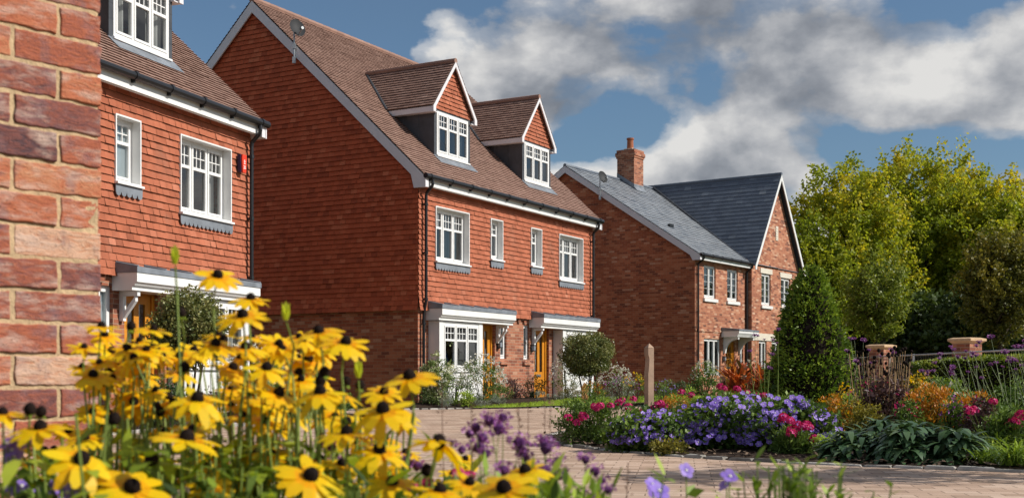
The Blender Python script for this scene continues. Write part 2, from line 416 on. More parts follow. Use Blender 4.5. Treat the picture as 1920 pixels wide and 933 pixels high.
# ------------------------------------------------------------------ tile-hung semi-detached house
SLOPE = .925
def semi_house(label, P, phi, seed):
    W, D = 9.0, 9.6; H0 = 5.48; RZ = lambda d: H0 + SLOPE * d; RID = D / 2
    root = thing('tile_hung_house', label, 'house', (P[0], P[1], 0), math.radians(90 - phi))
    mir = lambda a, b: (W - b, W - a)
    up = [(.66, 2.1, 3.39, 4.61), (3.17, 3.73, 3.64, 4.61), (W-3.73, W-3.17, 3.64, 4.61), (W-2.1, W-.66, 3.39, 4.61)]
    nar = [(3.73, 4.05, 1.15, 2.05), (W-4.05, W-3.73, 1.15, 2.05)]
    drs = [(2.62, 3.46, 0, 2.04), (W-3.46, W-2.62, 0, 2.04)]
    bays = [(.5, 2.28, .4, 1.96), (W-2.28, W-.5, .4, 1.96)]
    # brick shell
    b = MB(); holes = up + nar + drs + bays
    wall_cells(b, 0, W, -.2, 5.2, holes, 0)
    gb_ = MB()
    for x in (0, W):
        gb_.quad(((x, 0, -.2), (x, D, -.2), (x, D, 5.2), (x, RID, RZ(RID) - .16), (x, 0, 5.2))[::(-1 if x == 0 else 1)])
    gb_.quad(((W, D, -.2), (0, D, -.2), (0, D, 5.2), (W, D, 5.2)))
    gb_.build('gable_wall', M['brick_bounce'], root)
    for (x0, x1, z0, z1) in nar + drs:                                # brick returns of the openings
        dep = .11
        b.quad(((x0, 0, z0), (x0, dep, z0), (x0, dep, z1), (x0, 0, z1))[::-1]); b.quad(((x1, 0, z0), (x1, dep, z0), (x1, dep, z1), (x1, 0, z1)))
        b.quad(((x0, 0, z1), (x1, 0, z1), (x1, dep, z1), (x0, dep, z1)))
    n = int(W / .3)                                                    # dentil course below the hung tiles
    for i in range(n):
        x = .1 + i * .3
        if 3.76 < x < W - 3.76 - .1: b.box(x, x + .12, -.05, -.001, 2.09, 2.16)
    b.build('wall', M['brick'], root)
    inn = MB(); inn.quad(((.1, 2.6, 0), (W-.1, 2.6, 0), (W-.1, 2.6, 7.6), (.1, 2.6, 7.6))); inn.quad(((.1, .25, 2.5), (W-.1, .25, 2.5), (W-.1, 2.6, 2.5), (.1, 2.6, 2.5))); inn.quad(((.1, .25, .02), (W-.1, .25, .02), (W-.1, 2.6, .02), (.1, 2.6, .02)))
    inn.quad(((W/2, .2, 0), (W/2, 2.6, 0), (W/2, 2.6, 5.1), (W/2, .2, 5.1))); inn.build('interior', M['room'], root)
    # hung tiles
    t = MB(); zb = 2.2
    tile_panel(t, (0, -.03, zb), (1,0,0), (0,0,1), (0,-1,0), 5.08 - zb, .115, .165, lambda h: (-.04, W + .04), [(a - .026, c + .026, d - zb - .03, e - zb + .03) for (a, c, d, e) in up], kick=.045, jit=.0055, seed=seed)
    def gspan(h):
        z = zb + h; e = max(0, (z - (H0 - .16)) / SLOPE); return (e - .04 if e == 0 else e, D - e + (.04 if e == 0 else 0))
    t.build('hung_tiles', [M['tile'], M['butt_shade']], root); t = MB()
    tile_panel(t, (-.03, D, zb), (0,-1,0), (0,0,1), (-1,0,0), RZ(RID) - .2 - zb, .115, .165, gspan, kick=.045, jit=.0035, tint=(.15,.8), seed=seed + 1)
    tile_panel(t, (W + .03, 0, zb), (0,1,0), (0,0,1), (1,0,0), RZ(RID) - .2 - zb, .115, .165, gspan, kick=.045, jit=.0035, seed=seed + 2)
    t.build('gable_hung_tiles', [M['tile_bounce'], M['butt_shade']], root)
    # roof
    ov = .14; L = (RID + .3) * math.hypot(1, SLOPE); c = 1 / math.hypot(1, SLOPE); s = SLOPE * c
    DC = (2.32, W - 2.32); hw = .80
    rt = MB(); un = MB()
    def hid(d): return (d + .3) / c
    skip = [(x - hw + ov, x + hw + ov, hid(.62), hid(1.75)) for x in DC]
    tile_panel(rt, (-ov, -.3, RZ(-.3)), (1,0,0), (0,c,s), (0,-s,c), L, .10, .165, lambda h: (0, W + 2 * ov), skip, out=.024, jit=.003, seed=seed + 3)
    tile_panel(rt, (W + ov, D + .3, RZ(-.3)), (-1,0,0), (0,-c,s), (0,s,c), L, .10, .165, lambda h: (0, W + 2 * ov), None, out=.024, jit=.003, seed=seed + 4)
    for i in range(int((W + 2 * ov) / .3) + 1):                        # ridge tiles
        x0 = -ov + i * .3; x1 = min(x0 + .297, W + ov)
        rt.tube([(x0, RID, RZ(RID) + .005), (x1, RID, RZ(RID) + .011)], .085, 8, tint=R.uniform(.3, .7))
    rt.build('roof', [M['roof_tile'], M['roof_butt_shade']], root)
    xs = [-ov + .01, DC[0] - hw, DC[0] + hw, DC[1] - hw, DC[1] + hw, W + ov - .01]
    ds = [-.28, .62, 1.75, RID]
    for i in range(5):
        for j in range(3):
            if i in (1, 3) and j == 1: continue
            un.quad([(x, d, RZ(d) - .012) for x, d in ((xs[i], ds[j]), (xs[i+1], ds[j]), (xs[i+1], ds[j+1]), (xs[i], ds[j+1]))])
    un.quad([(x, D - d, RZ(d) - .012) for x, d in ((xs[0], RID), (xs[5], RID), (xs[5], -.28), (xs[0], -.28))])
    un.build('roof_deck', M['underlay'], root)
    # bargeboards
    for side, (xa, xb) in enumerate(((-ov, -ov + .035), (W + ov - .035, W + ov))):
        m = MB(); T = .03; B = .31
        foot = [(-.30, RZ(-.3) - .03), (-.30, 4.95), (.02, 4.95), (.10, RZ(.10) - B)]
        m.prism([(RID, RZ(RID) - T), *foot, (RID, RZ(RID) - B)], 'x', xa, xb)
        m.prism([(RID, RZ(RID) - B), (D - .1, RZ(.10) - B), (D - .02, 4.95), (D + .3, 4.95), (D + .3, RZ(-.3) - .03), (RID, RZ(RID) - T)], 'x', xa, xb)
        # verge soffit return to wall
        x0, x1 = (xb, 0) if side == 0 else (W, xa)
        m.box(min(x0, x1), max(x0, x1), -.29, -.002, 4.96, 5.2)
        m.build('bargeboard', M['barge'], root)
    fa = MB(); fa.box(-ov + .04, W + ov - .04, -.245, -.215, 5.0, 5.19); fa.box(-ov + .04, W + ov - .04, -.215, -.005, 5.04, 5.06); fa.box(-ov+.04, W+ov-.04, -.212, -.19, 4.985, 5.035); fa.build('fascia', M['white'], root)
    g = MB(); g.tube([(-ov - .02, -.315, 5.2), (W + ov + .02, -.315, 5.2)], .062, 10)
    for i in range(11):
        xx = .05 + i * (W - .1) / 10; g.tube([(xx - .035, -.315, 5.2), (xx + .035, -.315, 5.2)], .074, 10); g.box(xx - .02, xx + .02, -.30, -.246, 5.1, 5.2)
    g.build('gutter', M['black'], root)
    for xx in (.13, W - .1):
        p = MB(); p.tube([(xx, -.315, 5.16), (xx, -.315, 5.06), (xx, -.30, 5.0), (xx, -.15, 4.86), (xx, -.135, 4.78), (xx, -.135, 2.42), (xx, -.12, 2.34), (xx, -.075, 2.14), (xx, -.07, 2.05), (xx, -.07, 0)], .036, 10)
        for zz in (4.6, 3.5, 2.45): p.tube([(xx, -.135, zz - .03), (xx, -.135, zz + .03)], .046, 10); p.box(xx - .03, xx + .03, -.11, -.05, zz - .02, zz + .02)
        for zz in (1.9, .6): p.tube([(xx, -.07, zz - .03), (xx, -.07, zz + .03)], .046, 10)
        p.build('downpipe', M['black'], root, smooth=False)
    # windows
    for i, (x0, x1, z0, z1) in enumerate(up):
        wide = i in (0, 3)
        window(root, x0, x1, z0, z1, .09, 3 if wide else 1, 'bars', reveal=-.075, apron=True, curtain='sides' if wide else 'blind')
    for (x0, x1, z0, z1) in nar:
        w = window(root, x0, x1, z0, z1, .06, 1, 'plain', reveal=None, sill=True, curtain='blind')
        s = MB(); s.box(x0 - .05, x1 + .05, -.06, -.001, z0 - .15, z0 - .075); s.build('brick_sill', M['brick'], w)
    for (x0, x1, z0, z1) in drs: door(root, x0, x1, .10, z1)
    # bays
    for k, (bx0, bx1) in enumerate(((.43, 2.36), (W - 2.36, W - .43))):
        m = MB(); p = -.3
        m.box(bx0, bx0 + .17, p, -.001, 0, 1.97); m.box(bx1 - .17, bx1, p, -.001, 0, 1.97)
        m.box(bx0 + .17, bx1 - .17, p + .01, -.001, 0, .84); m.box(bx0 + .17, bx1 - .17, p + .012, -.05, 1.93, 1.97)
        for q in range(3):
            a = bx0 + .2 + (bx1 - bx0 - .4) * q / 3; e = bx0 + .2 + (bx1 - bx0 - .4) * (q + 1) / 3
            m.box(a + .03, e - .03, p - .004, p + .01, .3, .74)
        bay = m.build('bay_window', M['white'], root)
        window(bay, bx0 + .17, bx1 - .17, .86, 1.93, p + .012, 3, 'bars', sill=True, curtain='sides' if k else None, name='window_frame')
    for k, (x0, x1, br) in enumerate(((.32, 3.75, 3.55), (W - 3.75, W - .32, W - 3.55))):
        canopy(root, x0, x1, .45, 1.985, [br])
    # dormers
    for k, cx in enumerate(DC):
        yf = .57; zt = 7.12; zs = 6.04
        yb = lambda z: (z - H0) / SLOPE
        m = MB()
        for sg in (-1, 1):
            xa, xb = sorted((cx + sg * .82, cx + sg * .77))
            m.prism([(yf, RZ(yf) - .05), (yb(zt) + .1, zt), (yf, zt)], 'x', xa, xb)
            for q in range(1, 3): xq = cx + sg * .825; yy = yf + q * .42; m.tube([(xq, yy, RZ(yy)), (xq, yy, zt)], .012, 6)
            xa, xb = sorted((cx + sg * .82, cx + sg * .715)); m.box(xa, xb, yf - .03, yf - .001, zs - .06, zt)
            for zz in (6.3, 6.55, 6.8, 7.0): m.box(xa - .002, xb + .002, yf - .033, yf - .03, zz - .006, zz + .006)
        m.box(cx - .77, cx + .77, yf - .02, yf + .06, 7.08, zt)
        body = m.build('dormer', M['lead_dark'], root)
        fr = MB(); 
        fr.quad(((cx - .86, yf - .26, RZ(yf - .26) + .035), (cx + .86, yf - .26, RZ(yf - .26) + .035), (cx + .86, yf - .035, zs - .03), (cx - .86, yf - .035, zs - .03)))
        fr.build('apron', M['lead'], body)
        body['category'] = None; del body['category']
        window(body, cx - .715, cx + .715, zs, 7.075, yf - .04, 3, 'bars', sill=True, curtain='sides', name='window_frame')
        # gable
        HWD = 1.0; ZE = 7.16; ZA = 8.42; sl = (ZA - ZE) / HWD; cc = 1 / math.hypot(1, sl); ss = sl * cc
        gt = MB(); z0 = zt + .005
        tile_panel(gt, (cx, yf - .01, z0), (1,0,0), (0,0,1), (0,-1,0), ZA - .2 - z0, .10, .15, lambda h: (-(ZA - .12 - z0 - h) / sl, (ZA - .12 - z0 - h) / sl), jit=.006, seed=seed + 20 + k)
        gt.quad(((cx - .95, yf + .0, z0 - .02), (cx + .95, yf + .0, z0 - .02), (cx, yf + .0, ZA - .1)), .2)
        gt.build('gable_tiles', [M['tile'], M['butt_shade']], body)
        dr = MB(); y0 = yf - .13; LL = HWD / cc
        for sg in (-1, 1):
            def sp(h, sg=sg):
                z = ZE + h * ss; d = yb(z) + .02; return (y0, d) if sg > 0 else (-d, -y0)
            if sg < 0: tile_panel(dr, (cx - HWD, 0, ZE), (0,-1,0), (cc,0,ss), (-ss,0,cc), LL, .095, .165, sp, out=.024, jit=.003, seed=seed + 30 + k)
            else: tile_panel(dr, (cx + HWD, 0, ZE), (0,1,0), (-cc,0,ss), (ss,0,cc), LL, .095, .165, sp, out=.024, jit=.003, seed=seed + 40 + k)
            dr.quad(((cx + sg * HWD, y0 + .01, ZE - .012), (cx + sg * HWD, yb(ZE), ZE - .012), (cx, yb(ZA), ZA - .012), (cx, y0 + .01, ZA - .012)), 0)
        for i in range(9):
            ya = y0 + i * .3; ye = min(ya + .297, yb(ZA) + .05)
            if ye > ya: dr.tube([(cx, ya, ZA), (cx, ye, ZA + .004)], .07, 8, tint=R.uniform(.3, .6))
        dr.build('dormer_roof', [M['roof_tile'], M['roof_butt_shade']], body)
        bb = MB()
        for sg in (-1, 1):
            pts = [(cx, ZA - .02), (cx + sg * (HWD + .0), ZE - .02), (cx + sg * HWD, ZE - .15), (cx + sg * (HWD - .11), ZE - .15), (cx + sg * (HWD - .11), ZE - .02), (cx, ZA - .145)]
            bb.prism(pts if sg > 0 else pts[::-1], 'y', y0 - .002 - .001 * sg, y0 + .03)
            xa, xb = sorted((cx + sg * HWD * .985, cx + sg * (HWD - .04))); bb.box(xa, xb, y0 + .031, yb(ZE) - .05, ZE - .15, ZE - .02)
            xa, xb = sorted((cx + sg * (HWD - .041), cx + sg * .78)); bb.box(xa, xb, y0 + .031, yb(ZE) - .1, ZE - .15, ZE - .13)
        bb.build('bargeboard', M['white'] if False else M['barge'], body)
        vl = MB()
        for sg in (-1, 1):
            pts = [(cx + sg * (HWD + .02) * (1 - q), yb(ZE + (ZA - ZE) * q) - .03, ZE + (ZA - ZE) * q + .02) for q in (0, 1)]
            vl.tube(pts, .03, 6)
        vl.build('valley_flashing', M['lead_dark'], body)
    return root

house_a = semi_house('tile-hung house behind the yellow flowers at left, red alarm box by its window', (-7.767, 13.166), 19.745, 100)
house_b = semi_house('tile-hung house in the middle with two gabled dormers and a shaded gable end', (-2.131, 27.383), 29.44, 200)

def local(root, x, y, z):
    a = root.rotation_euler.z; return Vector((root.location.x + x * math.cos(a) - y * math.sin(a), root.location.y + x * math.sin(a) + y * math.cos(a), root.location.z + z))

# ------------------------------------------------------------------ brick and slate house
def brick_house():
    P = (6.45, 42.6); phi = 34.7; W = 9.4; D = 10.64; RID = 5.32; SL = .652; H0 = 5.16; RZ = lambda d: H0 + SL * d
    root = thing('brick_house', 'red brick house with blue-grey slate roofs, tall chimney and a steep front gable', 'house', (P[0], P[1], 0), math.radians(90 - phi))
    G0, G1, GC, q = 4.42, 9.3, 6.86, .22; ZA = 8.72; HWG = 2.58; ZE = 4.92
    ws = [(.72, 1.7, 3.52, 4.68), (2.68, 3.64, 3.52, 4.68)]; gf = [(.72, 2.12, .75, 2.06)]; sd = [(3.78, 4.12, .75, 1.98)]; dr = [(2.55, 3.35, 0, 1.98)]
    gw = [(5.34, 6.26, 3.48, 4.70), (7.3, 8.28, 3.48, 4.66)]; gg = [(5.1, 5.86, .4, 2.08), (6.35, 7.5, .4, 2.08)]
    b = MB(); wall_cells(b, 0, G0, -.2, 5.0, ws + gf + sd + dr, 0)
    gb_ = MB(); gb_.quad(((0, 0, -.2), (0, D, -.2), (0, D, 5.0), (0, RID, RZ(RID) - .14), (0, 0, 5.02))[::-1])
    gb_.quad(((W, 0, -.2), (W, D, -.2), (W, D, 5.0), (W, RID, RZ(RID) - .14), (W, 0, 5.0))); gb_.quad(((W, D, -.2), (0, D, -.2), (0, D, 5), (W, D, 5))); gb_.build('gable_wall', M['brick_bounce'], root)
    wall_cells(b, G0, G1, -.2, 4.9, gw + gg, -q)
    b.quad(((G0, -q, 4.9), (G1, -q, 4.9), (GC, -q, ZA - .2)))
    b.quad(((G0, -q, -.2), (G0, 0, -.2), (G0, 0, 5.2), (G0, -q, 5.0))[::-1]); b.quad(((G1, -q, -.2), (G1, 0, -.2), (G1, 0, 5), (G1, -q, 5)))
    for (x0, x1, z0, z1) in ws + gf + sd + dr + gw + gg:
        y0 = 0 if x1 < G0 else -q; dep = .1
        b.quad(((x0, y0, z0), (x0, y0 + dep, z0), (x0, y0 + dep, z1), (x0, y0, z1))[::-1]); b.quad(((x1, y0, z0), (x1, y0 + dep, z0), (x1, y0 + dep, z1), (x1, y0, z1)))
        b.quad(((x0, y0, z1), (x1, y0, z1), (x1, y0 + dep, z1), (x0, y0 + dep, z1)))
    b.box(0, G0, -.03, -.001, 2.3, 2.375)
    b.build('wall', M['brick_multi'], root)
    inn = MB(); inn.quad(((.1, 2.6, 0), (W-.1, 2.6, 0), (W-.1, 2.6, 5), (.1, 2.6, 5))); inn.quad(((.1, .2, 2.5), (W-.1, .2, 2.5), (W-.1, 2.6, 2.5), (.1, 2.6, 2.5))); inn.quad(((.1, .2, .02), (W-.1, .2, .02), (W-.1, 2.6, .02), (.1, 2.6, .02))); inn.build('interior', M['room'], root)
    c = 1 / math.hypot(1, SL); s = SL * c; ov = .16; L = (RID + .28) / c
    r = MB()
    tile_panel(r, (-ov, -.28, RZ(-.28)), (1,0,0), (0,c,s), (0,-s,c), L, .2, .3, lambda h: (0, G0 + 2.6 if h < 99 else 0), None, out=.016, jit=.002, tint=(.5,.9), seed=301)  # light tint range: full sun on the main slope put into the slate
    tile_panel(r, (W + ov, D + .28, RZ(-.28)), (-1,0,0), (0,-c,s), (0,s,c), L, .2, .3, lambda h: (0, W + 2 * ov), None, out=.016, jit=.002, seed=302)
    r.quad([(x, d, RZ(d) - .01) for x, d in ((-ov + .01, -.27), (W, -.27), (W, RID), (-ov + .01, RID))], 0)
    for i in range(33): r.tube([(-ov + i * .3, RID, RZ(RID) + .003), (-ov + i * .3 + .296, RID, RZ(RID) + .008)], .075, 8, tint=R.uniform(.2, .5))
    r.build('main_roof', [M['slate'], M['butt_shade']], root)
    g = MB(); sl = (ZA - ZE) / HWG; cc = 1 / math.hypot(1, sl); ss = sl * cc; LL = HWG / cc; y0 = -q - .22; ye = RID + .3
    tile_panel(g, (GC - HWG, 0, ZE), (0,-1,0), (cc,0,ss), (-ss,0,cc), LL, .2, .3, lambda h: (-ye, -y0), out=.014, jit=.002, tint=(.0,.35), seed=303)  # dark tint range: grazing light on the gable slopes painted into the slate
    tile_panel(g, (GC + HWG, 0, ZE), (0,1,0), (-cc,0,ss), (ss,0,cc), LL, .2, .3, lambda h: (y0, ye), out=.014, jit=.002, tint=(.0,.35), seed=304)
    for sg in (-1, 1): g.quad(((GC + sg * HWG, y0 + .01, ZE - .01), (GC + sg * HWG, ye, ZE - .01), (GC, ye, ZA - .01), (GC, y0 + .01, ZA - .01)), 0)
    for i in range(int((ye - y0) / .3)): g.tube([(GC, y0 + i * .3, ZA), (GC, y0 + i * .3 + .296, ZA + .005)], .075, 8, tint=.15)
    g.build('gable_roof', [M['slate'], M['butt_shade']], root)
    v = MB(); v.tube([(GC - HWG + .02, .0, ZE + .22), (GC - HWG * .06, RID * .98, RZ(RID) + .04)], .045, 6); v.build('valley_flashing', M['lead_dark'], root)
    bb = MB(); B = .27
    bb.prism([(RID, RZ(RID) - .02), (-.28, RZ(-.28) - .02), (-.28, 4.78), (.02, 4.78), (.12, RZ(.12) - B), (RID, RZ(RID) - B)], 'x', -ov, -ov + .035)
    bb.prism([(RID, RZ(RID) - B), (D + .28, RZ(-.28) - B), (D + .28, RZ(-.28) - .02), (RID, RZ(RID) - .02)], 'x', -ov, -ov + .035)
    bb.box(-ov + .035, -.001, -.27, -.002, 4.8, 4.98); bb.build('bargeboard', M['barge'], root)
    gb = MB()
    for sg in (-1, 1):
        pts = [(GC, ZA - .02), (GC + sg * HWG, ZE - .02), (GC + sg * HWG, ZE - .16), (GC + sg * (HWG - .14), ZE - .16), (GC + sg * (HWG - .14), ZE - .06), (GC, ZA - .25)]
        gb.prism(pts, 'y', y0 - .002 - .001 * sg, y0 + .03)
    gb.build('bargeboard', M['white'], root)
    fa = MB(); fa.box(-ov + .04, G0 - .05, -.24, -.21, 4.80, 4.97); fa.box(-ov + .04, G0 - .05, -.21, -.005, 4.82, 4.84); fa.build('fascia', M['white'], root)
    gu = MB(); gu.tube([(-ov, -.3, 4.97), (GC - HWG + .1, -.3, 4.97)], .06, 8)
    for i in range(6): gu.tube([(i * .8, -.3, 4.97), (i * .8 + .06, -.3, 4.97)], .07, 8)
    gu.build('gutter', M['black'], root)
    for xx in (.12, G0 - .1):
        p = MB(); p.tube([(xx, -.3, 4.93), (xx, -.3, 4.86), (xx, -.08, 4.68), (xx, -.065, 4.6), (xx, -.065, 0)], .038, 8)
        for zz in (4.3, 3.0, 1.6): p.tube([(xx, -.065, zz - .03), (xx, -.065, zz + .03)], .048, 8)
        p.build('downpipe', M['black'], root)
    for (x0, x1, z0, z1) in ws: window(root, x0, x1, z0, z1, .06, 2, 'lead', sill=False, curtain='sides')
    for (x0, x1, z0, z1) in gf: window(root, x0, x1, z0, z1, .06, 3, 'plain', sill=False, curtain='sides')
    for (x0, x1, z0, z1) in sd: window(root, x0, x1, z0, z1, .06, 1, 'plain', sill=False, curtain=None)
    for (x0, x1, z0, z1) in gw: window(root, x0, x1, z0, z1, -q + .06, 2, 'lead', sill=False, curtain='blind')
    for (x0, x1, z0, z1) in gg: window(root, x0, x1, z0, z1, -q + .06, 2, 'plain', sill=False, curtain='sides')
    for (x0, x1, z0, z1) in ws + gw:
        y = 0 if x1 < G0 else -q
        st = MB(); st.prism([(y - .07, z0 - .14), (y + .05, z0 - .14), (y + .05, z0 - .002), (y - .07, z0 - .03)], 'x', x0 - .07, x1 + .07); st.build('stone_sill', M['white'], root)
    for (x0, x1, z0, z1) in gw:
        st = MB(); st.box(x0 - .12, x1 + .12, -q - .025, -q + .06, z1 + .003, z1 + .2); st.build('lintel', M['stone'], root)
    st = MB(); st.box(G0 + .02, 8.4, -q - .03, -q - .001, 2.09, 2.36); st.build('stone_band', M['stone'], root)
    st = MB(); st.box(GC - .12, GC + .12, -q - .02, -q - .001, 6.1, 6.66); 
    for k in range(5): st.box(GC - .09, GC + .09, -q - .03, -q - .02, 6.15 + k * .1, 6.2 + k * .1)
    st.build('gable_vent', M['stone'], root)
    door(root, 2.55, 3.35, .08, 1.98, 'grid')
    m = MB(); m.prism([(-.62, 2.14), (-.001, 2.14), (-.001, 2.36), (-.7, 2.36), (-.7, 2.28), (-.66, 2.22)], 'x', 2.18, 3.95); cn = m.build('canopy', M['white'], root)
    l = MB(); l.prism([(-.72, 2.362), (-.001, 2.362), (-.001, 2.5), (-.72, 2.42)], 'x', 2.16, 3.97); l.build('lead_roof', M['lead'], cn)
    for bx in (2.38, 3.72):
        m = MB(); pts = [(-.002, 2.139), (-.6, 2.139), (-.6, 2.05)] + [(-.55 + .47 * math.sin(a), 2.05 - .5 * (1 - math.cos(a))) for a in [PI/2 * k / 6 for k in range(7)]] + [(-.002, 1.55)]
        m.prism(pts, 'x', bx - .045, bx + .045); m.build('bracket', M['white'], cn)
    # chimney
    ch = MB(); a0, a1, d0, d1 = 4.12, 4.90, 4.72, 5.50
    ch.box(a0, a1, d0, d1, 7.6, 9.52); ch.box(a0 - .03, a1 + .03, d0 - .03, d1 + .03, 9.52, 9.6); ch.box(a0 - .06, a1 + .06, d0 - .06, d1 + .06, 9.6, 9.74); ch.box(a0 - .02, a1 + .02, d0 - .02, d1 + .02, 9.74, 9.86)
    co = ch.build('chimney', M['brick'], root)
    p = MB(); p.box(a0 + .2, a1 - .2, d0 + .2, d1 - .2, 9.86, 9.94); p.build('flaunching', M['stone'], co)
    p = MB(); p.lathe([(.17, 0), (.155, .05), (.14, .06), (.125, .42), (.15, .44), (.15, .5), (.11, .5)], 16, ((a0 + a1) / 2, (d0 + d1) / 2, 9.88)); p.build('chimney_pot', M['pot'], co)
    p = MB(); p.prism([(d0 - .16, RZ(d0 - .16) + .03), (d1, RZ(d1) + .02), (d1, RZ(d1) + .2), (d0 - .02, RZ(d0) + .2), (d0 - .02, RZ(d0) + .1)], 'x', a0 - .022, a1 + .022); p.build('flashing', M['lead'], co)
    rv = MB(); rv.box(1.05, 1.35, 1.52, 1.62, RZ(1.5) + .0, RZ(1.6) + .09); rv.build('roof_vent', M['black'], root)
    return root
house_c = brick_house()

# ------------------------------------------------------------------ small things on the houses
def sat_dish(label, root, x, y, z, r, aim):
    p = local(root, x, y, z); t = thing('satellite_dish', label, 'satellite dish', p, 0)
    m = MB(); a = root.rotation_euler.z; 
    m.tube([(0, 0, -.35), (0, 0, .42)], .02, 8); m.box(-.04, .04, -.03, .03, -.35, -.2); m.box(-.04, .04, -.03, .03, .0, .12); m.build('mast', M['galv'], t)
    d = MB(); rows = 6; n = 24; ctr = Vector((0, 0, .42)); ax = Vector(aim).normalized(); e1 = ax.cross(Vector((0,0,1))).normalized(); e2 = e1.cross(ax)
    b = len(d.v); off = ctr + ax * .12
    for i in range(rows + 1):
        rr_ = r * i / rows
        for k in range(n):
            an = 2 * PI * k / n; d.v.append(tuple(off + e1 * (rr_ * math.cos(an)) + e2 * (rr_ * 1.08 * math.sin(an)) + ax * (.22 * rr_ * rr_ / r)))
    for i in range(rows):
        for k in range(n):
            k2 = (k + 1) % n; d.f.append((i*n + k, i*n + k2, (i+1)*n + k2, (i+1)*n + k)); d.t.append(.5); d.m.append(0)
    d.build('dish', M['dish'], t, smooth=True)
    q = MB(); tip = off + ax * (r * 1.15) - e2 * (r * .55); q.tube([off - e2 * r * .95, tip], .012, 6); q.tube([ctr, off], .03, 8); q.build('arm', M['galv'], t)
    l = MB(); l.tube([tip, tip - ax * .1 + e2 * .03], [.035, .03], 8); l.build('receiver', M['galv'], t)
    return t
sat_dish('round dark satellite dish on the gable slope of the middle tile-hung house', house_b, -.20, 3.42, 8.52, .21, (.62, -.70, .30))
sat_dish('dark satellite dish near the ridge of the slate-roofed brick house', house_c, -.22, 3.75, 7.55, .22, (.60, -.70, .30))

al = thing('alarm_box', 'red and navy burglar alarm box on hung tiles by the downpipe', 'alarm box', local(house_a, 8.62, -.075, 4.42), house_a.rotation_euler.z)
m = MB(); m.prism([(-.10, -.17), (.10, -.17), (.12, .1), (.12, .2), (-.12, .2), (-.12, .1)], 'y', -.075, -.0); m.build('housing', M['alarm_blue'], al)
m = MB(); m.prism([(-.07, -.18), (.07, -.18), (.10, .1), (.09, .2), (-.09, .2), (-.10, .1)], 'y', -.115, -.076); cov = m.build('cover', M['alarm_red'], al)
m = MB()
for i, (z0, w_) in enumerate(((.075, .05), (.05, .085), (.025, .04), (.0, .08), (-.05, .1), (-.075, .075), (-.1, .1))): m.box(-w_ / 2 + .01 * (i % 2), w_ / 2, -.1175, -.1155, z0, z0 + .014)
m.build('lettering', M['white'], cov); al.scale = (.72, .82, .82)
def wall_lamp(label, root, x, y, z):
    t = thing('wall_lamp', label, 'wall lamp', local(root, x, y, z), root.rotation_euler.z)
    m = MB(); m.box(-.06, .06, -.03, -.002, -.1, .1); m.box(-.05, .05, -.11, -.03, .06, .085); m.box(-.05, .05, -.11, -.03, -.085, -.06); m.build('bracket', M['black'], t)
    m = MB(); m.box(-.045, .045, -.105, -.031, -.059, .059); m.build('lamp_glass', M['lead'], t)
wall_lamp('small square black lamp right of the first orange door', house_b, 3.6, 0, 1.5)
wall_lamp('small square black lamp left of the second orange door', house_b, 9 - 3.62, 0, 1.45)
wall_lamp('small black lamp beside the glazed orange door of the brick house', house_c, 2.32, 0, 1.35)
va = thing('vase', 'blue patterned vase of yellow flowers inside the bay window', 'vase', local(house_b, .95, -.08, .9), 0)
m = MB(); m.lathe([(.06, 0), (.1, .1), (.11, .2), (.06, .33), (.05, .36), (.07, .38)], 14); m.build('body', plain('blue_glaze', (.06,.12,.30), .3, .5, var=.5, nscale=18), va, smooth=True)
m = MB()
for i in range(60):
    d = Vector((R.gauss(0, .5), R.gauss(0, .5), 1)).normalized(); p = d * R.uniform(.1, .32) + Vector((0, 0, .36)); m.leaf(p, Vector((R.gauss(0,1), R.gauss(0,1), R.gauss(0,1))).normalized(), d, .06, .05, R.random())
m.build('bouquet', leafmat('bouquet_leaf', [(0, (.04,.08,.02)), (.5, (.12,.16,.03)), (.8, (.6,.4,.05)), (1, (.7,.5,.06))]), va)

# ------------------------------------------------------------------ setting
def sheet(name, poly, z, mat, kind=True):
    m = MB(); m.quad([(x, y, z(x, y) if callable(z) else z) for x, y in poly]); o = m.build(name, mat)
    return struct(o) if kind else o
M['earth'] = plain('rough_grass_ground', (.05,.075,.025), .95, .1, var=.5, nscale=1.5, bump=.5, bscale=12)
PV = [(0, (.36,.245,.175)), (.3, (.46,.32,.235)), (.6, (.52,.37,.275)), (1, (.59,.44,.34))]
M['paving'] = brickmat('block_paving', PV, (.22,.15,.11), bw=.21, rh=.14, ms=.0045, rot=math.radians(8), patch=.5, bump=.5)
M['soil'] = plain('bark_mulch', (.045,.030,.022), .95, .1, var=.55, nscale=22, bump=1.0, bscale=45)
M['lawn'] = plain('lawn_turf', (.27,.37,.045), .9, .1, var=.25, nscale=9, bump=.6, bscale=80)
M['sett'] = tinted('granite_sett', [(0, (.16,.15,.135)), (.5, (.34,.32,.29)), (1, (.50,.47,.43))], rough=.85, var=.4, nscale=9, bump=.8, bscale=40, weather=(.10,.085,.06,1))
sheet('ground', [(-600,-300),(600,-300),(600,900),(-600,900)], -.012, M['earth'])
road_poly = [(-4, 2.2), (14, 2.2), (16, 12), (18, 34), (7, 31.5), (1.5, 27.2), (-1.95, 25.4), (-3.6, 24.6), (-3.0, 22.5), (-1.75, 20.3), (-1.62, 19.7), (-1.75, 19.1), (-2.4, 18.2), (-3.97, 16.9), (-5.6, 12.5), (-5.2, 7), (-3.2, 4)]
sheet('road', road_poly, .0, M['paving'])

